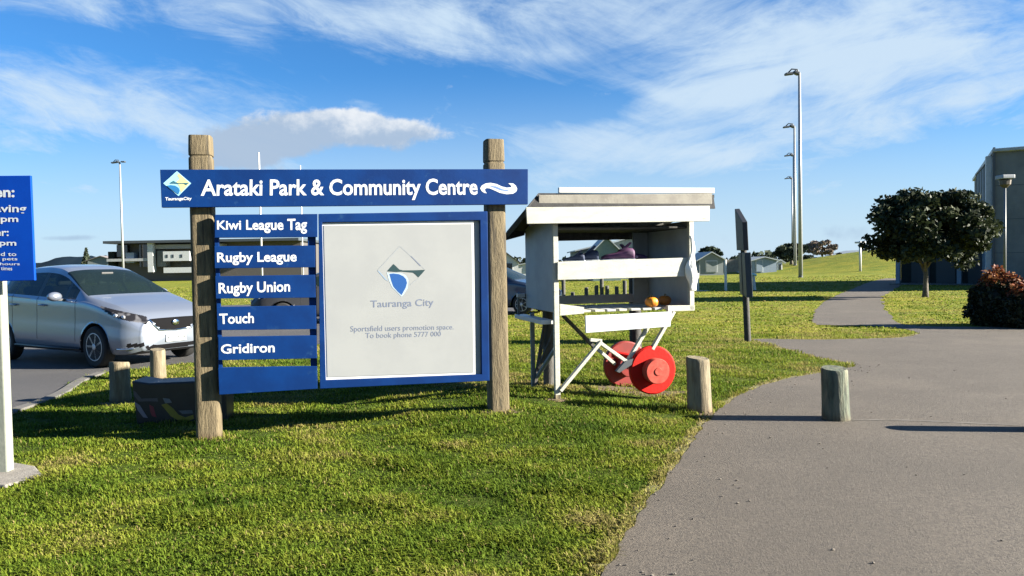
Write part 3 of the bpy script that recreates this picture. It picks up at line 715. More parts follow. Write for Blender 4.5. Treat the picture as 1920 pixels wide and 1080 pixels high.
# fence row of short posts seen under the stall shelf
row = [(1057, 522), (1074, 548), (1100, 539), (1119, 535), (1129, 520), (1139, 536), (1157, 537), (1172, 526)]
names_ = ['leftmost', 'second from left, shortest', 'third from left', 'fourth from left', 'fifth from left, tall one', 'sixth from left', 'seventh from left', 'rightmost']
for (px_, py_), nn_ in zip(row, names_):
    bollard('fence_bollard', px_, 562, py_, 7.5, M['greytimber'], '%s of the small distant bollards seen under the stall shelf' % nn_, group='distant bollards seen through the stall')

# ------------------------------------------------------------------ black planter behind the left post
pc = at(352, 795, 7.55); pc.z = 0
pl_ = thing('planter_box', 'black planter tub painted with yellow, red and white shapes behind the left sign post', 'planter', (pc.x, pc.y, 0), R(6))
PF = Frame((pc.x, pc.y, 0), R(6)); y0 = -.18
def PU(a, b): return PF.uz(a, b, y0)
a_, b_, c_, d_ = PU(256, 790), PU(425, 800), PU(424, 716), PU(246, 716)
yb_ = .16
tub = MB(); ft = [(a_[0], y0, -.01), (b_[0], y0, -.01), (c_[0], y0, c_[1]), (-.0 * 0 + .12, y0, c_[1] + .015), (d_[0] + .16, y0, d_[1] - .02), (d_[0], y0, d_[1] + .01)]
bk_ = [(x * .97, yb_, z) for x, _, z in ft]; n = 6
tub.add(ft + bk_, [tuple(range(n)), tuple(range(2 * n - 1, n - 1, -1))] + [(i, (i + 1) % n, (i + 1) % n + n, i + n) for i in range(n)])
tb = tub.build('tub', M['blackp'], pl_, bev=.015)
def z3(x, y): return (x / 4, 660 + y / 4)
def pf(pts, c, nm, k_=0): MB().prism([PF.uz(*z3(*q), y0) for q in pts], y0 - .0018 - .0012 * k_, y0 - .0004 - .0012 * k_).build('painted_motif', mk(nm, c), tb)
pf([(1210, 395), (1250, 385), (1300, 425), (1340, 470), (1390, 490), (1450, 470), (1455, 500), (1400, 520), (1340, 515), (1280, 480)], (.22, .17, .008), 'paint_yellow')
pf([(1005, 370), (1050, 400), (1080, 450), (1110, 495), (1075, 490), (1035, 440)], (.22, .18, .20), 'paint_pale')
pf([(1120, 395), (1150, 410), (1165, 460), (1175, 490), (1140, 480), (1125, 440)], (.20, .015, .025), 'paint_red')
pf([(1220, 345), (1270, 350), (1290, 380), (1240, 385)], (.14, .15, .16), 'paint_grey')
pf([(1340, 440), (1440, 435), (1450, 460), (1370, 465)], (.10, .11, .12), 'paint_slate', 1)
pf([(1000, 290), (1020, 300), (1060, 350), (1180, 345), (1185, 372), (1120, 370), (1040, 372), (1010, 330)], (.07, .06, .07), 'paint_dim')
soil = MB(); soil.blobm((.0, 0, c_[1] - .02), .40, .12, .03, 6, 14, .2, 3); soil.build('soil', mat('potting_soil', (.03, .022, .015), .95), pl_, smooth=True)

# ------------------------------------------------------------------ stall (barrow) with red wheels
K0 = gp(1045, 748); KF = Frame((K0.x, K0.y, 0), R(15))
st = thing('produce_stall', 'white roofed stall on two red wheels standing on the grass beside the sign', 'stall', (K0.x, K0.y, 0), KF.a)
KU = lambda a, b, y=0.0: KF.uz(a, b, y)
def kb_(x0, x1, y0, y1, z0, z1, name, m_, parent=None, bev=.004): return MB().b6(x0, x1, y0, y1, z0, z1).build(name, m_, parent or st, bev=bev)
DP = 1.08
# legs
lg = MB(); lg.beam((0, 0, .045), (0, 0, 2.0), .055, .05); lgo = lg.build('leg', M['white'], st, bev=.004)
MB().beam((0, 0, -.02), (0, 0, .13), .058, .053).build('bare_foot', M['wood2'], lgo, bev=.003)
lr = MB(); lr.beam((-.01, .85, .06), (-.01, .85, .95), .045, .045); lro = lr.build('leg', M['housegrey'], st, bev=.004)
MB().beam((-.01, .85, -.03), (-.01, .85, .07), .05, .05).build('bare_foot', M['wood2'], lro)
# side walls (ply)
zB = KU(1010, 580)[1]
kb_(-.014, .014, .03, DP, 1.0, 1.96, 'side_wall', M['panel'])
kb_(1.56, 1.585, .03, DP, .99, 1.96, 'side_wall', M['panel'])
kb_(1.545, 1.60, -.03, .025, .975, 1.97, 'front_post', M['white'])
kb_(.0, 1.58, DP, DP + .02, 1.84, 1.93, 'rear_header', M['greytimber'])
kb_(.0, 1.58, DP, DP + .02, 1.02, 1.125, 'rear_board', M['panel'])
kb_(1.36, 1.56, DP - .03, DP - .005, 1.0, 1.9, 'rear_panel', M['panel'])
kb_(.01, 1.56, .02, DP - .03, 1.80 + .08, 1.80 + .10, 'ceiling_board', M['darkwood'])
# display shelf and its front board
kb_(.015, 1.555, .03, DP - .04, 1.512, 1.528, 'shelf', M['panel'])
MB().prism([KU(1044, 491, -.03), KU(1289, 483, -.03), KU(1289, 518, -.03), KU(1044, 525, -.03)], -.055, -.03).build('shelf_front', M['white'], st, bev=.004)
# slatted lower tray
zt_ = KU(1180, 579)[1]
for i in range(11):
    x0 = .03 + i * .140; kb_(x0, x0 + .112 - .01 * (i % 3), .03, DP - .05, zt_ - .025, zt_, 'tray_slat', M['white'] if i % 4 else M['panel'])
MB().prism([KU(1050, 570, -.01), KU(1095, 576, -.01), KU(1095, 588, -.01), KU(1050, 592, -.01)], -.01, .02).build('tray_rail', M['white'], st, bev=.003)
MB().prism([KU(1250, 573), KU(1300, 572), KU(1300, 582), KU(1250, 584)], -.03, .02).build('tray_rail', M['white'], st, bev=.003)
MB().prism([KU(1096, 592, -.06), KU(1258, 584, -.06), KU(1255, 612, -.06), KU(1097, 624, -.06)], -.085, -.06).build('drawer_front', mat('pale_blue_white_board', (.56, .60, .62), .6, (.50, .54, .57), 4, bump=.1), st, bev=.004)
# fascia boards, roof
MB().prism([KU(985, 389, -.14), KU(1329, 386, -.14), KU(1328, 415, -.14), KU(987, 420, -.14)], -.165, -.14).build('fascia', M['white'], st, bev=.004)
MB().prism([KU(1009, 366, -.08), KU(1333, 363, -.08), KU(1333, 384, -.08), KU(1009, 386, -.08)], -.105, -.08).build('fascia', M['cream'], st, bev=.004)
MB().prism([KU(1046, 352, -.03), KU(1336, 353, -.03), KU(1336, 363, -.03), KU(1046, 362, -.03)], -.075, -.03).build('ridge_cap', M['rim'], st, bev=.003)
zf = KU(1180, 364, -.03)[1]; ub_ = KU(1328, 400, -.14)[0]
rl = KU(1008, 366, -.03)
za = KU(986, 388, -.14)[1] - .01; ua = KU(986, 388, -.14)[0]
rf = MB()
T = .035
topf = [(rl[0], -.06, zf), (1.84, -.06, zf), (1.80, 1.22, 1.955), (-.20, 1.22, 1.915)]
rf.add([(x, y, z) for x, y, z in topf] + [(x, y, z - T) for x, y, z in topf], [(0, 1, 2, 3), (7, 6, 5, 4), (0, 4, 5, 1), (1, 5, 6, 2), (2, 6, 7, 3), (3, 7, 4, 0)])
side_ = [(rl[0], -.062, zf), (ua + .01, -.135, za), (-.235, 1.22, 1.85), (-.20, 1.22, 1.915)]
rf.add([(x, y, z) for x, y, z in side_] + [(x + .03, y, z - T) for x, y, z in side_], [(0, 3, 2, 1), (4, 5, 6, 7), (0, 1, 5, 4), (1, 2, 6, 5), (2, 3, 7, 6), (3, 0, 4, 7)])
fr_ = [(rl[0], -.06, zf - .01), (1.83, -.06, zf - .01), (1.81, -.13, za), (ua + .01, -.13, za)]
rf.add([(x, y, z) for x, y, z in fr_] + [(x, y + .03, z) for x, y, z in fr_], [(0, 1, 2, 3), (7, 6, 5, 4), (0, 4, 5, 1), (1, 5, 6, 2), (2, 6, 7, 3), (3, 7, 4, 0)])
rf.build('roof', M['roofing'], st)
for v_ in (.12, .62, 1.12):
    zz = zf - .05 - (v_ + .06) / 1.28 * .36
    MB().beam((.02, v_, zz - .05), (1.55, v_, zz - .03), .035, .06).build('rafter', M['greytimber'], st, bev=.003)
MB().prism([(-.24, 1.89), (.0, 1.95), (.0, 1.86), (-.24, 1.80)], 1.14, 1.18).build('eave_board', M['darkwood'], st)
MB().prism([(-.30, 2.06), (-.02, 2.14), (-.02, 1.97), (-.26, 1.90)], .02, .05).build('eave_board', M['greytimber'], st)
# struts of the barrow frame
def strut(a, b, v, w_=.055, m_='white', va=None):
    p = KU(*a, v); q = KU(*b, va if va is not None else v)
    MB().beam((p[0], v, p[1]), (q[0], va if va is not None else v, q[1]), .035, w_, side=(0, 1, 0)).build('strut', M[m_], st, bev=.003)
strut((1050, 733), (1127, 640), -.02)
strut((1118, 638), (1180, 682), .015)
strut((1117, 652), (1153, 683), .30, .04)
strut((1263, 584), (1222, 655), -.0)
strut((1215, 612), (1174, 682), .06)
strut((1106, 637), (1128, 639), .0, .035)
strut((1056, 592), (1118, 655), .55, .07, 'greytimber')
strut((1022, 604), (1003, 722), .80, .05, 'greytimber')
strut((1040, 655), (1006, 708), .40, .04, 'housegrey', .8)
strut((1040, 620), (1010, 690), .5, .04, 'greytimber', .75)
# thick rear props
def prop(px_, v, w_, z1, m_='darkwood'):
    u = KU(px_, 600, v)[0]; MB().tube([(u, v, -.05), (u, v, z1)], w_ / 2, 14).build('rear_prop', M[m_], st, smooth=2)
prop(1028, .95, .14, .99, 'greytimber'); prop(1191, 1.17, .15, 1.36, 'darkwood')
# side ledge with a short upright
ld = kb_(-.15, -.012, .05, 1.12, .872, .918, 'side_ledge', M['rim'])
kb_(-.122, -.095, 1.07, 1.10, .918, 1.12, 'ledge_upright', M['cream']); kb_(-.125, -.03, 1.06, 1.11, 1.122, 1.165, 'ledge_upright', M['rim'])
# wheels
def wheel(u, v, z, r_, mt, mh, name='wheel'):
    Mx = Matrix.Rotation(R(90), 3, 'X')
    o = MB().lathe([(.02, -.035), (r_ - .015, -.035), (r_, -.022), (r_, .022), (r_ - .015, .035), (.02, .035)], (u, v, z), 40, Mx).build(name, mt, st, smooth=2)
    h_ = MB().lathe([(.005, -.02), (.135, -.02), (.14, .10), (.132, .115), (.045, .118), (.04, .125), (.018, .125)], (u, v - .036, z), 32, Mx).build('hub', mh, o, smooth=2)
    return o
wu, wz = KU(1225, 694, -.02)
wheel(wu, .01, max(wz, .27), .268, M['redp'], M['pink'])
wu2, wz2 = KU(1168, 682, .95)
wheel(wu2 + .03, .95, .275, .282, M['redshade'], M['redshade'])
MB().tube([(wu, .05, .28), (wu2 + .03, .92, .275)], .018, 10).build('axle', M['darkmetal'], st)
q1, q2 = KU(1186, 672, -.0), KU(1158, 697, .0)
MB().prism([KU(1186, 672), KU(1183, 684), KU(1160, 699), KU(1154, 696), KU(1172, 676)], -.02, .03).build('axle_bracket', M['darkmetal'], st, bev=.004)
ru = KU(1160, 655, .5)
MB().beam((ru[0] - .06, .5, .46), (wu - .02, .06, .42), .10, .07).build('wheel_guard', M['redp'], st, bev=.01)

# goods in the stall
def on_stall(u, v, z): return KF.o + KF.ex * u + KF.ey * v + Vector((0, 0, z))
def pumpkin(u, v, r_, label, seed, m_):
    p = on_stall(u, v, zt_); o = thing('pumpkin', label, 'pumpkin', p, random.Random(seed).uniform(0, 6), 'pumpkins on the stall tray')
    mb = MB(); n, mm = 14, 40
    for i in range(n + 1):
        th = math.pi * i / n
        for j in range(mm):
            ph = 2 * math.pi * j / mm; k_ = 1 - .07 * abs(math.cos(4.5 * ph)) ** .5 * 1 + .0
            x = r_ * math.sin(th) * k_; z = r_ * .78 * (math.cos(th) * (1 - .25 * math.exp(-(math.sin(th) / .35) ** 2)))
            mb.v.append((x * math.cos(ph), x * math.sin(ph), z + r_ * .76))
    for i in range(n):
        for j in range(mm): mb.f.append((i * mm + j, (i + 1) * mm + j, (i + 1) * mm + (j + 1) % mm, i * mm + (j + 1) % mm))
    mb.build('skin', m_, o, smooth=True)
    MB().tube([(0, 0, r_ * 1.3), (.004, 0, r_ * 1.5), (.012, .0, r_ * 1.68)], [.013, .010, .012], 8).build('stem', M['stem'], o, smooth=True)
pumpkin(KU(1222, 566, .10)[0], .10, .082, 'bright orange pumpkin at the front of the stall tray', 1, M['orange'])
pumpkin(KU(1246, 564, .34)[0], .34, .080, 'darker shaded pumpkin behind the bright one on the stall tray', 2, mat('shaded_orange_skin', (.42, .15, .012), .6, (.30, .11, .01), 7))  # browner copy of the orange skin, with the shade put into its colour
# shoes on the display shelf
def shoe(u, v, rz, s, body, patch, label):
    p = on_stall(u, v, 1.529); o = thing('shoe', label, 'shoe', p, rz, 'shoes on the display shelf'); mb = MB()
    st_ = [(-.13, .034, .075), (-.115, .042, .095), (-.07, .044, .10), (-.03, .042, .085), (.02, .046, .062), (.07, .050, .05), (.115, .044, .042), (.145, .025, .028)]
    n = 12
    for x, w_, h_ in st_:
        for i in range(n):
            t_ = 2 * math.pi * i / n; mb.v.append((x * s, math.cos(t_) * w_ * s, (.012 + (math.sin(t_) * .5 + .5) * h_) * s))
    for j in range(len(st_) - 1):
        for i in range(n): mb.f.append((j * n + i, j * n + (i + 1) % n, (j + 1) * n + (i + 1) % n, (j + 1) * n + i))
    mb.f += [tuple(range(n))[::-1], tuple((len(st_) - 1) * n + i for i in range(n))]
    mb.build('upper', body, o, smooth=True)
    sb = MB(); pts = [(-.135, .036), (-.07, .045), (.02, .048), (.09, .050), (.15, .026)]
    P_ = [(x * s, w_ * s) for x, w_ in pts] + [(x * s, -w_ * s) for x, w_ in reversed(pts)]; n = len(P_)
    sb.add([(x, y, 0) for x, y in P_] + [(x, y, .018 * s) for x, y in P_], [tuple(range(n))[::-1], tuple(range(n, 2 * n))] + [(i, (i + 1) % n, (i + 1) % n + n, i + n) for i in range(n)])
    sb.build('sole', M['whitetext'], o)
    tg = MB().prism([(-.05 * s, .08 * s), (-.01 * s, .09 * s), (-.09 * s, .155 * s), (-.11 * s, .15 * s)], -.02 * s, .02 * s); tg.build('tongue', body, o, bev=.004)
    MB().blobm((.03 * s, -.04 * s, .035 * s), .022 * s, .014 * s, .014 * s, 6, 8, .05).build('side_patch', patch, o, smooth=True)
ushoe = lambda px, v: KU(px, 475, v)[0]
shoe(ushoe(1077, .25), .25, R(165), .85, M['navy'], M['tan'], 'small navy shoe at the left end of the display shelf')
shoe(ushoe(1097, .30), .30, R(170), 1.15, M['navy'], M['whitetext'], 'larger navy shoe with upright tongue left of the purple shoes')
shoe(ushoe(1160, .28), .28, R(175), 1.35, M['purple'], M['pinkf'], 'purple shoe with a pale pink patch in the middle of the shelf')
shoe(ushoe(1184, .36), .36, R(8), 1.25, M['purple'], M['pinkf'], 'purple shoe pointing right beside its pair on the shelf')
# plastic bag tied to the right post
bp = on_stall(1.60, -.06, 0)
bg_ = MB(); n, mm = 22, 20; rr = random.Random(3)
uq, zq1 = KU(1297, 442, -.09); _, zq0 = KU(1297, 545, -.09)
for i in range(n + 1):
    t_ = i / n; z = zq1 + (zq0 - zq1) * t_
    w_ = .018 + .016 * t_ + .040 * math.exp(-((t_ - .66) / .19) ** 2); ox = .018 * math.sin(t_ * 7.0) + (.022 if t_ > .5 else 0) * math.sin((t_ - .5) * 6.28)
    for j in range(mm):
        a_ = 2 * math.pi * j / mm; k_ = 1 + .16 * math.sin(3 * a_ + t_ * 9) + .10 * math.sin(7 * a_ - t_ * 14)
        bg_.v.append((ox + math.cos(a_) * w_ * k_, math.sin(a_) * w_ * .6 * k_ , z))
for i in range(n):
    for j in range(mm): bg_.f.append((i * mm + j, (i + 1) * mm + j, (i + 1) * mm + (j + 1) % mm, i * mm + (j + 1) % mm))
bg_.f += [tuple(range(mm))[::-1], tuple(n * mm + j for j in range(mm))]
bo = bg_.build('plastic_bag', M['bag'], smooth=True); bo.location = on_stall(uq, -.075, 0); bo.rotation_euler = (0, 0, KF.a)
tag(bo, 'crumpled white plastic bag hanging on the right post of the stall', 'bag')

# ------------------------------------------------------------------ cars
def car(name, paint, label, loc, rz, sc, plate_txt, group=None, fine=1):
    root = thing(name, label, 'car', loc, rz, group)
    Lx = 4.1
    def cur(pts, s): 
        a = np.interp(s, [p[0] for p in pts], [p[1] for p in pts]); nk = 4 * fine; k_ = np.ones(2 * nk + 1) / (2 * nk + 1)
        pad_ = np.concatenate([np.full(nk, a[0]) * 1 + (a[0] - a[1]) * np.arange(nk, 0, -1), a, np.full(nk, a[-1]) + (a[-1] - a[-2]) * np.arange(1, nk + 1)]); return np.convolve(pad_, k_, 'valid')
    s = np.arange(0, Lx + .001, .024 / fine)
    zt = cur([(0, .70), (.05, .76), (.18, .83), (.4, .91), (.8, .995), (1.02, 1.04), (1.2, 1.13), (1.5, 1.285), (1.8, 1.43), (2.05, 1.505), (2.4, 1.535), (2.9, 1.52), (3.4, 1.46), (3.7, 1.40), (3.85, 1.25), (4.0, .98), (4.1, .75)], s)
    zs = cur([(0, .60), (.1, .70), (.4, .84), (.8, .935), (1.05, .975), (2.0, 1.01), (3.3, 1.07), (3.8, 1.02), (4.0, .88), (4.1, .70)], s)
    zb = cur([(0, .24), (.15, .19), (.5, .19), (3.6, .22), (4.1, .33)], s)
    Wd = cur([(0, .60), (.05, .66), (.15, .745), (.3, .80), (.6, .838), (1.2, .85), (3.4, .85), (3.8, .81), (4.02, .74), (4.1, .66)], s)
    wr = cur([(0, .50), (.3, .66), (.8, .72), (1.02, .74), (1.25, .715), (1.8, .60), (2.2, .575), (3.3, .56), (3.8, .56), (4.1, .5)], s)
    segn = [q * fine for q in [3, 2, 4, 8, 7, 3, 12, 4, 8, 8]]
    def ring(i):
        b, z1, z2, w_, r_ = zb[i], zs[i], zt[i], Wd[i], wr[i]; q = z2 - z1
        P = [(0, b), (.80 * w_, b), (.955 * w_, b + .05), (w_, b + .20), (.985 * w_ + .0, (b + z1) / 2 + .10), (.975 * w_, z1 - .045), (.94 * w_, z1 + .005),
             (r_, z1 + .80 * q), (r_ * .90, z1 + .93 * q), (r_ * .5, z1 + .99 * q), (0, z2)]
        o = []
        for k_ in range(10):
            p0 = P[max(k_ - 1, 0)] if k_ > 0 else (-P[1][0], P[1][1]); p1, p2 = P[k_], P[k_ + 1]; p3 = P[k_ + 2] if k_ < 9 else (-P[9][0], P[9][1])
            if k_ in (5, ): p0 = P[4]
            for j in range(segn[k_]):
                t_ = j / segn[k_]
                o.append(tuple(.5 * ((2 * p1[a]) + (p2[a] - p0[a]) * t_ + (2 * p0[a] - 5 * p1[a] + 4 * p2[a] - p3[a]) * t_ ** 2 + (3 * p1[a] - p0[a] - 3 * p2[a] + p3[a]) * t_ ** 3) for a in (0, 1)))
        o.append(P[-1]); return o
    rings = [[(s[i], y, z) for y, z in ring(i)] for i in range(len(s))]
    # rounded front and rear caps
    def cap(rg, sign_):
        ks = [.985, .94, .86, .76, .64, .5, .36, .22, .10, .0] if fine == 1 else list(np.sqrt(1 - np.linspace(.12, .86, 6) ** 2)) + list(np.linspace(.49, 0, 26)); out_ = []; zc = .52
        for k_ in ks: out_.append([(rg[0][0] + sign_ * .055 * (1 - k_ ** 2) ** .5, y * k_, zc + (z - zc) * k_) for _, y, z in rg])
        return out_
    front = cap(rings[0], -1)[::-1]; rear = cap(rings[-1], 1)
    allr = front + rings + rear; NF = len(front); nr = len(allr[0])
    kk = np.cumsum([0] + segn)      # ring index of each key point
    WX = (.78, 3.38); WR = .355
    cls = {}
    def classify(c, ri, ki):
        x, y, z = c
        for wx in WX:
            if (x - wx) ** 2 + (z - .30) ** 2 < WR ** 2 and y > .35 and z < .72: return None
        if ki < kk[1] + fine and (NF <= ri < NF + len(rings) or z < .20): return 'underside'
        phi = math.degrees(math.atan2(y, max(1.0 - x, .01)))
        if x < .9 and z < .97:
            if 24 < phi < 66:
                t_ = (phi - 24) / 42; upz = .735 + .175 * t_ ** .8; loz = .655 + .235 * t_ ** 1.7
                if loz < z < upz: return 'headlight'
        if x < .35:
            if z < .705 and z > .53 and y < .42 - (.705 - z) * .75: return 'grille'
            if .47 < y < .56 and abs(z - (.66 + (y - .5) * .8)) < .03: return 'grille'
            if y < .50 and .255 < z < .315: return 'lower_grille'
            if .54 < y < .72 and .31 < z < .365: return 'lower_grille'
        if x > 3.8 and .55 < y and .78 < z < 1.05: return 'tail_light'
        if 1.06 < x < 1.86 and ki >= kk[7] + 1: return 'windscreen'
        if 3.72 < x < 3.98 and ki >= kk[7] + 1 and z > 1.03: return 'rear_window'
        if kk[6] + 1 <= ki < kk[7] - fine and 1.30 < x < 3.55:
            zz0 = 1.0 + (x - 1.3) * .03
            if z > zz0 + .02:
                if x < 1.56: return 'quarter_window'
                if x < 1.62: return 'trim'
                if x < 2.30: return 'door_window_f'
                if x < 2.40: return 'trim'
                if x < 3.08: return 'door_window_r'
                if x < 3.14: return 'trim'
                return 'rear_quarter'
            return 'trim'
        if kk[5] <= ki < kk[6] + 1 and 1.35 < x < 3.4 and False: return 'trim'
        return 'body'
    for side in (-1, 1):
        base = [[(p[0], p[1] * side, p[2]) for p in rg] for rg in allr]
        for i in range(len(allr) - 1):
            for k_ in range(nr - 1):
                c = [sum(allr[a][b][q] for a, b in ((i, k_), (i + 1, k_), (i + 1, k_ + 1), (i, k_ + 1))) / 4 for q in range(3)]
                t_ = classify(c, i, k_)
                if t_ is None: continue
                key = (t_ + str(int((c[0] > 1.59)) + int(c[0] > 2.33) + int(c[0] > 3.1)), side) if t_ == 'trim' else t_ if t_ in ('body', 'underside', 'windscreen', 'rear_window', 'grille', 'lower_grille', 'trim') else (t_, side)
                cls.setdefault(key, []).append((side, i, k_))
    def mkpart(key, name, m_, smooth=True, off=0, parent=root):
        vid = {}; mb = MB()
        def snap(p):
            x, y, z = p
            if key == 'body' and y > .35:
                for wx in WX:
                    d_ = math.hypot(x - wx, z - .30)
                    if abs(d_ - WR) < .026 / fine ** .3 and z > .2: return (wx + (x - wx) * WR / d_, y, .30 + (z - .30) * WR / d_)
            return p
        for side, i, k_ in cls.get(key, []):
            q = []
            for a, b in ((i, k_), (i + 1, k_), (i + 1, k_ + 1), (i, k_ + 1)):
                sk = (0 if abs(allr[a][b][1]) < 1e-6 else side, a, b) 
                if sk not in vid: vid[sk] = len(mb.v); p = snap(allr[a][b]); mb.v.append(((Lx / 2 - p[0]), p[1] * side, p[2]))
                q.append(vid[sk])
            mb.f.append(tuple(q) if side > 0 else tuple(q[::-1]))
        me = bpy.data.meshes.new(name); me.from_pydata(mb.v, [], mb.f); me.materials.append(m_)
        bm = bmesh.new(); bm.from_mesh(me); bmesh.ops.remove_doubles(bm, verts=bm.verts, dist=.0004); bmesh.ops.recalc_face_normals(bm, faces=bm.faces); bm.to_mesh(me); bm.free()
        if smooth: me.shade_smooth()
        o = bpy.data.objects.new(name, me); col.objects.link(o); o.parent = parent; return o
    body = mkpart('body', 'body', paint); mkpart('underside', 'underside', M['blackp'])
    mkpart('windscreen', 'windscreen', M['cglass']); mkpart('rear_window', 'rear_window', M['cglass']); [mkpart(kq, 'pillar_trim', M['blackp']) for kq in list(cls) if isinstance(kq, tuple) and kq[0].startswith('trim')]
    mkpart('grille', 'grille', M['grille']); mkpart('lower_grille', 'lower_grille', M['grille'])
    for sd_ in (-1, 1):
        for k_, nm, mm_ in (('quarter_window', 'side_window', M['cglass']), ('door_window_f', 'side_window', M['cglass']), ('door_window_r', 'side_window', M['cglass']), ('rear_quarter', 'side_window', M['cglass']),
                            ('headlight', 'headlight', M['lens']), ('tail_light', 'tail_light', mk('red_lamp_lens', (.35, .01, .01)))):
            mkpart((k_, sd_), nm, mm_)
    X_ = lambda v: Lx / 2 - v
    # wheels, wells
    Mx = Matrix.Rotation(R(90), 3, 'X')
    for wx in WX:
        for sd_ in (-1, 1):
            yy = sd_ * .745
            ty = MB().lathe([(.20, -.095), (.275, -.10), (.300, -.08), (.306, -.05), (.306, .05), (.300, .08), (.275, .10), (.20, .095)], (X_(wx), yy, .306), 36, Mx).build('wheel', M['rubber'], root, smooth=2)
            rim = MB(); yo = yy + sd_ * .085
            rim.lathe([(.206, -.012), (.212, .0), (.206, .012), (.192, .012), (.192, -.012)], (X_(wx), yo, .306), 36, Mx)
            rim.lathe([(.0, -.01), (.045, -.01), (.045, .014), (.03, .02), (.0, .02)], (X_(wx), yo, .306), 16, Mx)
            for a in range(7):
                t_ = 2 * math.pi * a / 7 + .3; c_, s_ = math.cos(t_), math.sin(t_)
                rim.beam((X_(wx) + c_ * .03, yo, .306 + s_ * .03), (X_(wx) + math.cos(t_ + .12) * .196, yo, .306 + math.sin(t_ + .12) * .196), .036, .02, side=(0, 1, 0))
            rim.build('rim', M['alloy'], ty, bev=.003)
            MB().lathe([(.0, -.01), (.19, -.01), (.19, .01), (.0, .01)], (X_(wx), yy + sd_ * .04, .306), 24, Mx).build('brake_disc', M['darkmetal'], ty)
            ww = MB(); n = 18
            for yq in (.44, .835):
                for i in range(n + 1):
                    t_ = math.pi * (i / n * 1.16 - .08); ww.v.append((X_(wx) + math.cos(t_) * .362, sd_ * yq, .30 + math.sin(t_) * .362))
            for i in range(n): ww.f.append((i, i + 1, n + 2 + i, n + 1 + i))
            ww.f.append(tuple(range(n + 1)))
            ww.build('wheel_well', M['rubber'], root)
    # mirrors, handles, seams, plate, badge, seats
    for sd_ in (-1, 1):
        mo = MB().blobm((X_(1.60), sd_ * .955, 1.045), .075, .115, .07, 10, 16, .0).build('mirror', paint, root, smooth=True)
        MB().beam((X_(1.58), sd_ * .80, .985), (X_(1.60), sd_ * .93, 1.0), .05, .04).build('mirror_arm', M['blackp'], mo, bev=.006)
        for hx in (2.16, 3.02):
            MB().tube([(X_(hx - .09), sd_ * .852, .905), (X_(hx - .06), sd_ * .872, .907), (X_(hx + .06), sd_ * .872, .912), (X_(hx + .09), sd_ * .855, .914)], .014, 8).build('door_handle', paint, root, smooth=True)
        def seam(xs_, name='door_seam'):
            pts = []
            for i_, k_ in xs_:
                p = allr[NF + i_][k_]; pts.append((X_(p[0]), sd_ * (p[1] - .001), p[2]))
            MB().tube(pts, .0045, 5, False).build(name, M['blackp'], root)
        for sx in (1.27, 2.35, 3.10):
            i_ = int(sx / .024 * fine); seam([(i_, k_) for k_ in range(kk[3] - 1, kk[6] + 1)])
        MB().tube([(X_(1.15), sd_ * .846, .262), (X_(2.0), sd_ * .853, .262), (X_(3.0), sd_ * .853, .272)], .022, 8).build('sill', M['blackp'], root, smooth=True)
        MB().tube([(X_(.42), sd_ * .775, .285), (X_(.22), sd_ * .77, .285), (X_(.085), sd_ * .69, .285), (X_(.05), sd_ * .56, .285)], .012, 8).build('bumper_strip', M['chrome'], root, smooth=True)
    # lamp reflectors seen through the lens
    for sd_ in (-1, 1):
        for (qx, qy, qz, qr) in ((.33, .765, .765, .045), (.20, .72, .745, .04), (.48, .79, .80, .03)):
            MB().blobm((X_(qx), sd_ * qy, qz), qr * 1.1, qr * .55, qr * .75, 8, 12, 0).build('lamp_reflector', M['alloy'], root, smooth=True)
    # chrome V
    for sd_ in (-1, 1):
        MB().tube([(X_(-.030), sd_ * .44, .70), (X_(-.042), sd_ * .37, .61), (X_(-.052), sd_ * .29, .535), (X_(-.058), 0, .522)], .013, 8).build('grille_trim', M['chrome'], root, smooth=True)
    MB().blobm((X_(-.062), 0, .635), .012, .062, .045, 8, 16, 0).build('badge', M['chrome'], root, smooth=True)
    pt = MB().b6(X_(-.070), X_(-.060), -.18, .18, .355, .465).build('number_plate', M['rim'], root, bev=.003)
    v, f = text_geo(plate_txt, .03); P = [(X_(-.0725), -.16 + a * .32, (.375 + b * .07)) for a, b, _ in v]
    me = bpy.data.meshes.new('lettering'); me.from_pydata(P, [], f); me.materials.append(M['darkmetal']); o = bpy.data.objects.new('lettering', me); col.objects.link(o); o.parent = pt
    for sd_ in (-1, 1):
        for sx, nm in ((2.25, 'front_seat'), (3.05, 'rear_seat')):
            sb = MB(); sb.box((X_(sx + .05), sd_ * .36, .88), (.14, .46, .62), M=Matrix.Rotation(R(-12), 3, 'Y')); o = sb.build(nm, M['seat'], root, bev=.04)
            MB().box((X_(sx + .12), sd_ * .36, 1.27), (.09, .24, .15)).build('headrest', mk('grey_headrest', (.16, .16, .17)), o, bev=.03)
    MB().box((X_(1.50), 0, .93), (.55, 1.40, .10)).build('dashboard', M['seat'], root, bev=.03)
    sw = MB(); pts = [(X_(1.78) + .06 * math.cos(t_), -.36 + .18 * math.sin(t_), 1.02 + .17 * math.cos(t_)) for t_ in np.linspace(0, 2 * math.pi, 25)]
    sw.tube(pts, .013, 6, False).build('steering_wheel', M['seat'], root)
    MB().b6(X_(1.70), X_(1.69), -.10, .10, 1.36, 1.40).build('rear_view_mirror', M['blackp'], root)
    root.scale = sc
    return root
fwv = gp(182, 690); rwv = gp(14, 675)
hd = math.atan2(fwv.y - rwv.y, fwv.x - rwv.x); hv = Vector((math.cos(hd), math.sin(hd), 0)); lv = Vector((-hv.y, hv.x, 0))
c0 = fwv + hv * (-(4.1 / 2 - .78) * 1.02) + lv * .80
car('parked_car', M['silver'], 'silver hatchback parked facing right beyond the bollards on the left', (c0.x, c0.y, 0.005), hd, (1.02, 1.0, 1.075), 'KYY474', fine=2)
cc0 = at(930, 560, 24.0)
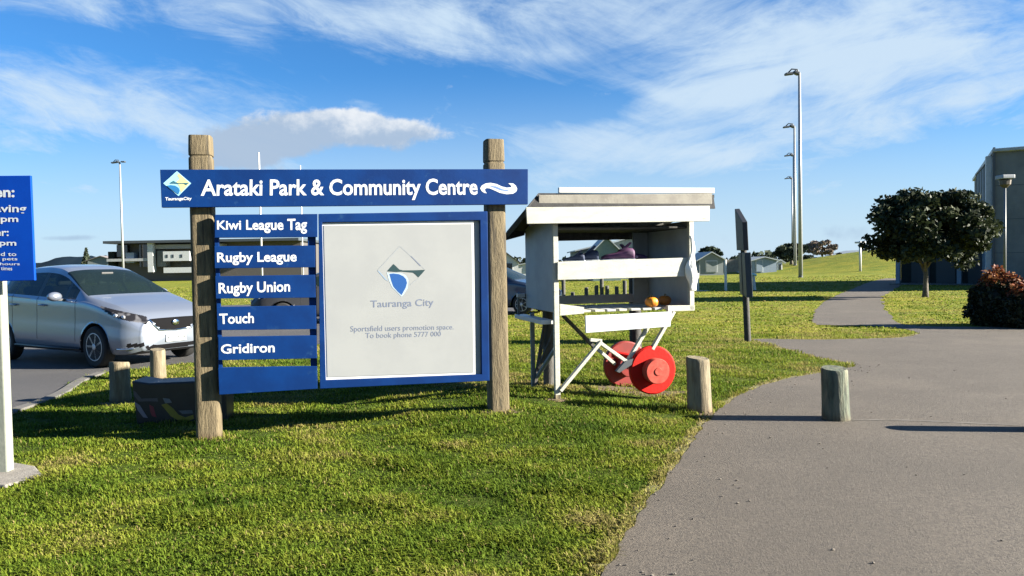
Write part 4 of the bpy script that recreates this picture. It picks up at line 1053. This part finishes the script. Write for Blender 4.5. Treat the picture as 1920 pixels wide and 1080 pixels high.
car('parked_car', M['cdark'], 'dark blue car parked far back, glimpsed between the sign post and the stall', (cc0.x, cc0.y, .005), R(-25), (1, 1, 1), 'HKL81')
cc1 = at(620, 560, 21.0)
car('parked_car', mk('black_car', (.02, .02, .022)), 'black car parked behind the sign, glimpsed through the gaps between slats', (cc1.x, cc1.y, .005), R(195), (1, 1, 1), 'DGT52')

# ------------------------------------------------------------------ edge-on sign on dark post
ep = gp(1402, 640); va = math.atan2(ep.y, ep.x)
es = thing('edge_on_sign', 'dark narrow sign on a post seen nearly edge on beyond the stall', 'sign', (ep.x, ep.y, 0), va + R(9))
es.rotation_euler = (-R(2.2), 0, es.rotation_euler.z)
def ez(px_, py_): return at(px_, py_, ep.y).z
MB().tube([(0, 0, -.05), (-.03, .0, ez(1395, 432))], [.062, .055], 12).build('post', M['darkwood'], es, smooth=2)
MB().prism([(.42, ez(1380, 388)), (-.42, ez(1400, 418)), (-.42, ez(1400, 470)), (.42, ez(1400, 468))], -.03, .06).build('sign_board', mat('dark_slate_sign_back', (.010, .012, .015), .6), es, bev=.006)
MB().prism([(-.42, ez(1400, 474)), (.36, ez(1400, 473)), (.36, ez(1400, 552)), (-.42, ez(1400, 556))], -.065, .045).build('sign_board', mk('dark_teal_panel', (.004, .018, .032)), es, bev=.006)
for zz in (ez(1400, 500), ez(1400, 530)): MB().b6(-.30, .30, -.09, -.067, zz - .03, zz + .03).build('cleat', M['darkmetal'], es)

# ------------------------------------------------------------------ white rail frame on the field
def seg(mb, a, b, Y, w_):
    p, q = at(*a, Y), at(*b, Y); mb.tube([p, q], w_, 8); return mb
Yr = 39
rl_ = thing('white_rail_frame', 'white painted rail frame with a cream board standing on the field behind the dark sign', 'railing', at(1362, 545, Yr))
def local(mb, root): 
    o = root.location; mb.v = [(v[0] - o.x, v[1] - o.y, v[2] - o.z) for v in mb.v]; return mb
for a, b, nm, w_ in (((1309, 512), (1309, 547), 'upright', .05), ((1360, 487), (1361, 546), 'upright', .07), ((1412, 512), (1416, 551), 'upright', .075), ((1305, 546), (1420, 549), 'bottom_rail', .045)):
    local(seg(MB(), a, b, Yr, w_), rl_).build(nm, M['rim'], rl_, smooth=2)
mb = MB(); P = [at(*q, Yr) for q in [(1357, 488), (1392, 484), (1392, 508), (1357, 512)]]; P2 = [p + Vector((0, .08, 0)) for p in P]
mb.add(P + P2, [(0, 1, 2, 3), (7, 6, 5, 4), (0, 4, 5, 1), (1, 5, 6, 2), (2, 6, 7, 3), (3, 7, 4, 0)])
local(mb, rl_).build('cream_board', M['cream'], rl_)
mb = MB(); mb.tube([at(1405, 514, 38.8), at(1418, 516, 38.8)], .07, 8); local(mb, rl_).build('cap_rail', mk('pale_aqua_paint', (.42, .62, .60)), rl_)

# ------------------------------------------------------------------ floodlight poles
def flood(px_, pyt, D, label, armpx, both=False):
    p = at(px_, 500, D); p.z = H(p.x, p.y) - .05; zt_2 = at(px_, pyt, D).z - p.z
    r_ = thing('floodlight_pole', label, 'light pole', p, 0, 'floodlight poles round the field')
    MB().tube([(0, 0, 0), (0, 0, zt_2 * .5), (0, 0, zt_2)], [.19, .155, .11], 14).build('pole', M['metal'], r_, smooth=True)
    MB().lathe([(.28, 0), (.28, .05), (.20, .08), (.20, .2)], n=14).build('base_plate', M['darkmetal'], r_)
    a_ = armpx / F * D
    MB().tube([(0, 0, zt_2 - .05), (-.15 * a_, 0, zt_2 + .32), (-.55 * a_, 0, zt_2 + .36), (-.8 * a_, 0, zt_2 + .05)], .06, 8).build('bracket', M['darkmetal'], r_, smooth=True)
    h_ = MB().box((-.72 * a_, 0, zt_2 - .05), (.62 * a_, .5, .20), M=Matrix.Rotation(R(-6), 3, 'Y')).build('lamp_head', M['darkmetal'], r_, bev=.05)
    MB().box((-.22 * a_, 0, zt_2 + .02), (.42 * a_, .55, .26), M=Matrix.Rotation(R(24), 3, 'Y')).build('lamp_head', M['darkmetal'], r_, bev=.06)
    if both: MB().box((.45 * a_, .0, zt_2 + .05), (.5 * a_, .5, .2)).build('lamp_head', M['darkmetal'], r_, bev=.05)
    return r_
flood(1501, 137, 66, 'tallest and nearest floodlight pole of the row right of the stall', 26)
flood(1491, 237, 93, 'second floodlight pole of the row, its head below the nearest one', 20)
flood(1489, 291, 120, 'third floodlight pole of the row, lower than the second', 16)
flood(1486, 334, 151, 'fourth and lowest floodlight pole of the row right of the stall', 13)
flood(231, 304, 115, 'thin floodlight pole standing behind the silver car', 15, True)
# rugby goal posts behind the sign
ga, gb = at(491, 500, 50), at(568, 500, 56.5); ga.z = 0; gb.z = 0
go = thing('goal_posts', 'white rugby goal posts rising behind the big blue sign', 'goal posts', ga, 0)
dlt = gb - ga; gh = at(491, 286, 50).z
MB().tube([(0, 0, -.02), (0, 0, gh)], [.07, .055], 12).build('upright', M['rim'], go, smooth=True)
MB().tube([(dlt.x, dlt.y, -.02), (dlt.x, dlt.y, gh)], [.06, .035], 12).build('upright', M['rim'], go, smooth=True)
MB().tube([(0, 0, 3), (dlt.x, dlt.y, 3)], .06, 10).build('crossbar', M['rim'], go, smooth=True)
# small white T post on the far bank
tp = at(1613, 500, 80); tp.z = H(tp.x, tp.y) - .02
t1 = thing('white_post', 'lone white post with a short crossbar at the foot of the green bank', 'post', tp)
zt3 = at(1613, 452, 80).z - tp.z
MB().tube([(0, 0, 0), (0, 0, zt3)], .13, 10).build('upright', M['rim'], t1, smooth=True)
MB().tube([(-.55, 0, zt3 - .15), (.55, 0, zt3 - .15)], .10, 10).build('crossbar', M['rim'], t1, smooth=True)

# ------------------------------------------------------------------ buildings
def facebox(px0, px1, pyt, Y, depth, z0=0):
    a, b = at(px0, pyt, Y), at(px1, pyt, Y); return a.x, b.x, Y, Y + depth, z0, a.z
# hall at the right: near block
cA = at(1866, 281, 38); cB = at(2060, 281, 36.0)
hallz = cA.z
hb = thing('sports_hall', 'tall grey concrete sports hall rising at the right edge of the view', 'building', (cA.x, cA.y, 0))
ex_ = Vector((cB.x - cA.x, cB.y - cA.y, 0)).normalized(); ey_ = Vector((-ex_.y, ex_.x, 0))
def hpt(u, v, z): p = ex_ * u + ey_ * v; return (p.x, p.y, z)
def hbox(u0, u1, v0, v1, z0, z1, name, m_, parent=hb, bev=0):
    mb = MB(); mb.add([hpt(u, v, z) for u in (u0, u1) for v in (v0, v1) for z in (z0, z1)], [(0, 1, 3, 2), (4, 6, 7, 5), (0, 4, 5, 1), (2, 3, 7, 6), (0, 2, 6, 4), (1, 5, 7, 3)])
    return mb.build(name, m_, parent, bev=bev)
hbox(0, 12, 0, 16, -.1, hallz - .12, 'wall', M['wallgrey'])
hbox(-.12, 12.1, -.12, 16.1, hallz - .12, hallz + .06, 'roof_edge', M['trimw'])
hbox(-.10, .0, -.10, .12, -.1, hallz + .12, 'downpipe', M['darkmetal'])
hbox(-.38, -.13, .3, .8, -.1, hallz - .25, 'white_column', M['trimw'])
hbox(2.4, 2.46, -.02, -.001, .1, hallz - .2, 'wall_joint', M['darkmetal'])
for zj in (1.7, 3.4, 5.1): hbox(.02, 11.9, -.012, -.001, zj, zj + .025, 'wall_joint', M['darkmetal'])
hbox(-.14, 12.1, -.24, -.122, hallz - .10, hallz + .02, 'gutter', M['steelroof'])
sA, sB = at(1857, 300, 40.6), at(1830, 300, 48.5)
sq = [(sA.x, sA.y), (sB.x, sB.y), (sB.x + .4, sB.y + .15), (sA.x + .4, sA.y + .15)]
def sprism(Q, z0, z1, name, m_):
    o_ = hb.location; mb = MB(); n = len(Q)
    mb.add([(x - o_.x, y - o_.y, z) for x, y in Q for z in (z0, z1)], [(0, 2, 4, 6), (1, 7, 5, 3), (0, 1, 3, 2), (2, 3, 5, 4), (4, 5, 7, 6), (6, 7, 1, 0)]); return mb.build(name, m_, hb)
sprism(sq, -.1, hallz - .15, 'side_wall', M['wallblue'])
sprism([(x + (-.06 if i < 2 else .06), y) for i, (x, y) in enumerate(sq)], hallz - .145, hallz - .03, 'side_wall_cap', M['darkmetal'])
for t_ in (.18, .36, .54, .72, .9):
    x = sA.x + (sB.x - sA.x) * t_; y = sA.y + (sB.y - sA.y) * t_; sprism([(x - .03, y - .05), (x - .03, y + .05), (x + .02, y + .05), (x + .02, y - .05)], 0, hallz - .16, 'wall_rib', M['wallgrey'])

# low entrance block
eA, eB = at(1675, 500, 44), at(1862, 500, 40.5)
ea = math.atan2(eB.y - eA.y, eB.x - eA.x) - R(3)
eb_ = thing('entrance_block', 'low dark entrance block with pale columns behind the round tree', 'building', (eA.x, eA.y, 0), ea)
EF = Frame((eA.x, eA.y, 0), ea)
x0 = 0; x1 = EF.uz(1858, 500)[0]
z_e = 3.7
def ebb(a, b, c, d_, e, f, nm, m_): return MB().b6(a, b, c, d_, e, f).build(nm, m_, eb_)
ebb(x0 + .0, x1, 1.2, 6, -.1, z_e - .3, 'wall', M['dkgrey'])
ebb(x0 - .0, x1 + .2, -.2, 6.2, z_e - .3, z_e, 'roof', M['darkmetal'])
for px_ in (1683, 1798, 1846):
    xx = EF.uz(px_, 500)[0]; ebb(xx - .11, xx + .11, .0, .2, -.1, z_e - .302, 'column', M['wallblue'])
for px_ in (1712, 1760, 1822):
    xx = EF.uz(px_, 500)[0]; ebb(xx - .5, xx + .5, 1.17, 1.198, .065, 2.2, 'door', mk('dark_door', (.012, .017, .022)))
ebb(x0, x1 + .2, -.6, 1.16, -.05, .06, 'step', M['kerb'])
# lamp post in front of the hall
lp = at(1884, 500, 30); lp.z = 0; zl = at(1884, 352, 30).z
lo = thing('lamp_post', 'short lamp post with a square lantern in front of the grey hall wall', 'lamp post', lp)
MB().tube([(0, 0, 0), (0, 0, zl)], [.06, .04], 10).build('pole', mk('dull_grey_pole', (.14, .15, .16)), lo, smooth=True)
MB().lathe([(.08, 0), (.20, .12), (.22, .30), (.10, .34)], (0, 0, zl), 10).build('lantern', mk('brown_lantern', (.09, .07, .05)), lo)
MB().box((0, 0, zl + .42), (.50, .50, .16)).build('lantern_cap', mk('grey_cap', (.3, .32, .34)), lo, bev=.03)

def gable(name, label, Y, x0p, x1p, pye, pyr, pyb, depth, mw, mr_, cat='house', wins=(), ridge_px=None, group=None):
    a = at(x0p, pyb, Y); b = at(x1p, pyb, Y); ze = at(x0p, pye, Y).z; zr = at(x0p, pyr, Y).z; z0 = min(a.z, 0) - .2
    w_ = b.x - a.x; rx = (at(ridge_px, 500, Y).x - a.x) if ridge_px else w_ / 2
    o = thing(name, label, cat, (a.x, Y, 0), 0, group)
    MB().prism([(0, z0), (w_, z0), (w_, ze), (rx, zr - .05), (0, ze)], 0, depth).build('wall', mw, o)
    t_ = .12; e = .35
    r1 = MB(); s1 = (zr - ze) / max(rx, .1); s2 = (zr - ze) / max(w_ - rx, .1)
    P = [(-e, ze - e * s1), (rx, zr), (w_ + e, ze - e * s2), (w_ + e, ze - e * s2 + t_), (rx, zr + t_), (-e, ze - e * s1 + t_)]
    r1.prism(P, -.3, depth + .3).build('roof', mr_, o)
    for (u, v, ww, hh_, mm_) in wins:
        fr2 = MB().b6(u * w_ - ww / 2 - .08, u * w_ + ww / 2 + .08, -.06, -.005, v - .08, v + hh_ + .08).build('window', M['trimw'], o)
        MB().b6(u * w_ - ww / 2, u * w_ + ww / 2, -.09, -.062, v, v + hh_).build('pane', mm_, fr2)
    return o
gable('shed', 'pale grey gabled shed at the far side of the field right of the stall', 85, 1311, 1357, 487, 474, 515, 6, M['housegrey'], M['steelroof'], 'shed', [(.5, .4, 1.2, 1.2, M['housegrey'])])
gable('shed', 'pale blue gabled shed just right of the dark edge-on sign', 88, 1410, 1456, 489, 483, 513, 6, M['houseblue'], M['steelroof'], 'shed', [(.3, .3, .7, 1.3, M['houseblue'])])
gable('kiosk_hut', 'small white hut beside the pale blue shed', 90, 1457, 1467, 491, 488, 513, 3, M['rim'], M['steelroof'], 'hut', [(.5, 0.1, .3, 1, M['glassd'])])
gable('house', 'wide house with a pale green steel roof seen through the stall window', 72, 1085, 1230, 470, 447, 512, 10, M['housegrey'], M['steelroof'], 'house', [(.3, .8, 1.2, 1.1, M['glassd']), (.75, .8, 1.2, 1.1, M['glassd'])], ridge_px=1190)
gable('house', 'sage green gable standing before the pale roofed house seen through the stall', 66, 1112, 1164, 472, 446, 512, 5, M['greenroof'], M['steelroof'], 'house', [(.5, .8, 1.0, 1.0, M['glassd'])])
gable('house', 'white gabled house glimpsed between the right sign post and the stall', 95, 925, 972, 492, 474, 508, 8, M['trimw'], M['roofing'], 'house', [(.6, .8, 1.0, 1.0, M['glassd'])])
gable('house', 'low white roofed building behind the black car between post and stall', 110, 968, 1060, 498, 490, 510, 8, M['trimw'], M['steelroof'], 'house', [(.3, .5, 1.4, .8, M['glassd'])])
gable('house', 'tiny white house among dark trees right of the floodlight row', 140, 1528, 1548, 497, 492, 506, 8, M['trimw'], M['greytimber'], 'house', [(.5, 1.2, 1.0, .8, M['glassd'])])
gable('house', 'long low pale building behind the green bank', 150, 1590, 1665, 478, 470, 492, 10, M['trimw'], M['steelroof'], 'house', [(.3, 2.2, 1.6, .8, M['glassd']), (.7, 2.2, 1.6, .8, M['glassd'])])
# clubhouse behind the silver car
cx0 = at(212, 500, 118).x; cx1 = at(560, 500, 118).x
ch_ = thing('clubhouse', 'two storey dark clubhouse with flat roof and white panels behind the silver car', 'building', (cx0, 118, 0)); cw = cx1 - cx0
zz = lambda py: at(300, py, 118).z
def cb_(a, b, c, d_, e, f, nm, m_, par=None): return MB().b6(a, b, c, d_, e, f).build(nm, m_, par or ch_)
X8 = lambda px_: at(px_, 500, 118).x - cx0
cb_(0, cw, 1.5, 14, -.2, zz(456), 'wall', mk('dark_club_wall', (.09, .08, .075)))
cb_(X8(204), cw + .5, -1.5, 14.5, zz(456) + .01, zz(451), 'roof', M['darkmetal'])
cb_(X8(200), X8(212) - .01, .5, 12, .0, zz(470), 'side_wing', M['dkgrey'])
cb_(X8(290), X8(420), -.4, 1.48, zz(467), zz(459), 'upper_panel', mk('club_grey_panel', (.30, .29, .27)))
wp = cb_(X8(313), X8(362), -1.2, -.42, zz(490), zz(472), 'white_panel', M['trimw'])
for px_ in (320, 331, 347): cb_(X8(px_) - .15, X8(px_) + .15, -1.23, -1.203, zz(484), zz(478), 'window', M['glassd'], wp)
cb_(X8(312), X8(410), -1.0, -.5, zz(512), zz(502), 'balustrade', M['trimw'])
cb_(X8(283), X8(293), -1.0, -.1, zz(510), zz(456), 'column', M['trimw'])
cb_(X8(206), X8(290), -.9, .4, zz(489), zz(484), 'balcony', M['panel'])
cb_(X8(240), X8(255), -.6, 1.2, zz(492), zz(473), 'window', mk('pale_window', (.25, .30, .38)))
cb_(X8(262), X8(280), .0, 1.45, zz(500), zz(458), 'window', M['glassd'])
cb_(X8(216), X8(236), .6, 1.45, zz(480), zz(458), 'window', M['glassd'])
cb_(X8(296), X8(312), -.2, 1.4, zz(500), zz(470), 'window', M['wallgrey'])
gable('house', 'low grey roofed building at the foot of the hills, left of the clubhouse', 140, 165, 215, 489, 481, 512, 8, M['housegrey'], mk('grey_brown_roof', (.20, .18, .17)), 'house', [(.5, 1, 1, 1, M['glassd'])])

# ------------------------------------------------------------------ trees and shrubs
def leafcloud(name, C, size, m_, parent, seed, tint=None, aspect=.6, upw=0.0):
    r_ = np.random.default_rng(seed); n = len(C)
    a = r_.normal(size=(n, 3)); a[:, 2] += upw; a /= np.linalg.norm(a, axis=1)[:, None]
    b = np.cross(a, r_.normal(size=(n, 3))); b /= np.linalg.norm(b, axis=1)[:, None]; c = np.cross(a, b)
    s_ = (size * r_.uniform(.6, 1.35, n))[:, None]
    V = np.stack([C - b * s_, C - c * s_ * aspect + a * s_ * .12, C + b * s_, C + c * s_ * aspect + a * s_ * .12], 1)
    me = bpy.data.meshes.new(name); me.vertices.add(n * 4); me.vertices.foreach_set('co', V.ravel())
    me.loops.add(n * 4); me.loops.foreach_set('vertex_index', np.arange(n * 4, dtype=np.int32))
    me.polygons.add(n); me.polygons.foreach_set('loop_start', np.arange(0, n * 4, 4, dtype=np.int32)); me.update(calc_edges=True)
    tn = r_.uniform(0, 1, n) if tint is None else tint
    q = me.attributes.new('tint', 'FLOAT', 'POINT'); q.data.foreach_set('value', np.repeat(np.clip(tn, 0, 1), 4).astype(np.float32))
    me.materials.append(m_); o = bpy.data.objects.new(name, me); col.objects.link(o); o.parent = parent; return o
M['leafdark'] = tintmat('dark_evergreen_leaf', [(0, (.012, .020, .010)), (.5, (.030, .042, .018)), (1, (.075, .085, .040))], .6, .15, .15)
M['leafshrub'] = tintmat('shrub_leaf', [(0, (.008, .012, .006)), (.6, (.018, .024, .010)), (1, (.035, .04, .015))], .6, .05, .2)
M['leafred'] = tintmat('red_new_shoots', [(0, (.07, .02, .010)), (.5, (.20, .055, .022)), (1, (.30, .15, .05))], .6, .15, .2)
M['leaffar'] = tintmat('far_tree_leaf', [(0, (.020, .032, .022)), (.5, (.04, .055, .035)), (1, (.085, .095, .06))], .8, .05, .1)
M['twig'] = tintmat('bare_twig', [(0, (.20, .16, .13)), (1, (.34, .29, .24))], .9, .0, .1)
def shell(r_, n, c, rad, lump, seed, inner=.55):
    """points through an uneven crown made of clumps"""
    rr = np.random.default_rng(seed); k_ = lump
    d_ = rr.normal(size=(k_, 3)); d_ /= np.linalg.norm(d_, axis=1)[:, None]; d_[:, 2] = np.where(d_[:, 2] < -.80, -d_[:, 2], d_[:, 2])
    cr = rr.uniform(inner, .95, k_)[:, None]; cc = d_ * cr
    idx = rr.integers(0, k_, n); rad_c = rr.uniform(.16, .30, k_)
    off = rr.normal(size=(n, 3)); off /= np.linalg.norm(off, axis=1)[:, None]; off *= (rr.random(n) ** .45 * rad_c[idx])[:, None]
    P = (cc[idx] + off) * np.array(rad) + np.array(c)
    tone = rr.normal(0, .16, k_)[idx]
    return P, tone
def tree(name, label, base, h_crown0, h_top, rx, ry, nleaf, lsize, m_, seed, lumps=70, trunk_r=.12, cat='tree', limbs=6, group=None, tri=.0):
    o = thing(name, label, cat, base, 0, group); rr = random.Random(seed)
    cz = (h_crown0 + h_top) / 2 - (h_top - h_crown0) * .04; rz_ = (h_top - h_crown0) * .52
    tk = MB(); tk.tube([(0, 0, -.1), (.01, 0, .3), (.03, .02, h_crown0 * .7), (.0, .0, cz)], [trunk_r * 1.35, trunk_r, trunk_r * .85, trunk_r * .55], 10)
    for i in range(limbs):
        a_ = 2 * math.pi * i / limbs + rr.uniform(-.3, .3); e = rr.uniform(.55, .85)
        z0 = h_crown0 * rr.uniform(.75, 1.15)
        tk.tube([(.02, .02, z0), (math.cos(a_) * rx * .3, math.sin(a_) * ry * .3, z0 + (cz - z0) * .6 + .2), (math.cos(a_) * rx * e, math.sin(a_) * ry * e, cz + rr.uniform(-.2, .35) * rz_)], [trunk_r * .5, trunk_r * .32, trunk_r * .1], 7)
    tk.build('trunk', M['bark'], o, smooth=True)
    C, tone = shell(None, nleaf, (0, 0, cz), (rx, ry, rz_), lumps, seed)
    r2 = np.random.default_rng(seed + 1); tn = .42 + tone + r2.normal(0, .2, nleaf)
    leafcloud('crown', C, lsize, m_, o, seed + 2, tn); return o
tb_ = gp(1735, 557)
k_ = tb_.y / F
tree('round_tree', 'dense dark round crowned tree on the grass island before the grey hall', tb_, (557 - 506) * k_, (557 - 350) * k_, 110 * k_, 98 * k_, 23000, .095, M['leafdark'], 23, 90, .10)
def fartree(px_, pyb, pyt, wpx, D, label, n=2200, ls=.28, m_='leaffar', seed=1, name='far_tree', cb=.25, lumps=26):
    p = at(px_, pyb, D); p.z = max(H(p.x, p.y), 0) ; k_ = D / F; ht = at(px_, pyt, D).z - p.z; 
    return tree(name, label, p, ht * cb, ht, wpx * k_ / 2, wpx * k_ / 2.2, n, ls, M[m_], seed, lumps, .2, group='distant trees along the field')
fartree(1484, 512, 456, 58, 95, 'dark flat topped tree leaning left behind the floodlight poles', 4500, .26, seed=31, lumps=40)
fartree(1330, 512, 462, 46, 112, 'dark tree rising behind the grey gabled shed', 2500, .28, seed=32)
fartree(1205, 512, 459, 40, 84, 'small green tree at the right of the stall window opening', 2200, .2, seed=33)
fartree(1430, 512, 478, 40, 120, 'low dark tree behind the pale blue shed', 1800, .28, seed=34)
fartree(1390, 512, 484, 34, 125, 'low dark tree between the two sheds', 1500, .28, seed=35)
fartree(1542, 510, 450, 62, 130, 'wide pale leafless tree right of the floodlight poles', 5200, .22, 'twig', 36, 'bare_tree', .45, 40)
fartree(1512, 512, 478, 34, 125, 'dark bush right against the floodlight row', 1800, .28, seed=37, cb=.1)
fartree(1575, 510, 476, 44, 150, 'dark tree in the distant line right of the bare tree', 1800, .34, seed=38, cb=.1)
fartree(1625, 505, 474, 50, 160, 'dark tree in the distant line behind the lone white post', 1800, .36, seed=39, cb=.1)
fartree(1660, 505, 470, 44, 165, 'rightmost dark tree of the distant line, half behind the round tree', 1800, .36, seed=40, cb=.1)
fartree(1555, 510, 488, 50, 140, 'low dark shrubby tree under the bare tree', 1500, .3, seed=41, cb=.05)
fartree(1010, 512, 484, 60, 160, 'dark tree far behind the stall side wall', 1500, .36, seed=42, cb=.1)
# conifer by the hills
cp = at(163, 512, 170); cp.z = 0; cn_ = thing('conifer', 'small pointed dark conifer at the foot of the hills above the silver car', 'tree', cp); hz_ = at(163, 465, 170).z
r_ = np.random.default_rng(5); n = 1500; t_ = r_.random(n) ** .7; ang = r_.uniform(0, 6.28, n); rad = (t_ * .30 * hz_) * (.5 + .5 * r_.random(n)) * .9
leafcloud('crown', np.stack([np.cos(ang) * rad, np.sin(ang) * rad, hz_ * (1 - t_ * .9)], 1), .30, M['leaffar'], cn_, 6)
MB().tube([(0, 0, 0), (0, 0, hz_ * .8)], [.25, .08], 8).build('trunk', M['bark'], cn_)
# distant tree belt that reads as one mass
r_ = np.random.default_rng(8); n = 9000; bx_ = r_.uniform(-330, 330, n); top_ = 2.6 + 1.3 * np.sin(bx_ / 11) + 1.1 * np.sin(bx_ / 4.3 + 1) + .8 * np.sin(bx_ / 27)
C = np.stack([bx_, 250 + r_.uniform(-5, 5, n), r_.random(n) * np.maximum(top_, .8)], 1)
o = leafcloud('distant_tree_belt', C, 1.0, M['leaffar'], None, 9); tag(o, 'far dark belt of trees along the horizon', 'trees', kind='stuff')
# shrubs at the right edge
def shrub(px_, pyb, pyt, wpx, D, label, seed, red=.3):
    p = at(px_, pyb, D); p.z = 0; k_ = D / F; h_ = (pyb - pyt) * k_; rx = wpx * k_ / 2
    o = thing('shrub', label, 'shrub', p, 0, 'shrubs at the right edge')
    rr = np.random.default_rng(seed); n = 9000
    d_ = rr.normal(size=(n, 3)); d_ /= np.linalg.norm(d_, axis=1)[:, None]; d_[:, 2] = np.abs(d_[:, 2])
    lump = 1 + .10 * np.sin(d_[:, 0] * 7 + seed) * np.sin(d_[:, 1] * 6) + .07 * np.sin(d_[:, 2] * 13 + d_[:, 0] * 9)
    C = d_ * (lump * rr.uniform(.55, 1.0, n) ** .5)[:, None] * np.array([rx, rx * .85, h_]); 
    C[:, :2] *= (1 - .15 * (C[:, 2:3] / h_ < .15))
    tops = C[:, 2] > h_ * (.74 + .18 * rr.random(n))
    leafcloud('foliage', C[~tops], .045, M['leafshrub'], o, seed)
    leafcloud('red_shoots', np.concatenate([C[tops], C[tops] + rr.normal(0, .03, (tops.sum(), 3)) + [0, 0, .04]]), .045, M['leafred'], o, seed + 1, upw=.3)
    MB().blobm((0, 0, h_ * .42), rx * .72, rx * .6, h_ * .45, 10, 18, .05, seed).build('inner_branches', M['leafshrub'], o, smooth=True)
    return o
shrub(1868, 615, 517, 105, 16.4, 'dark shrub with red new shoots, leftmost at the right edge', 51)
shrub(1925, 618, 540, 130, 15.9, 'dark shrub with tan tips cut by the right edge, in front of the taller one', 52)
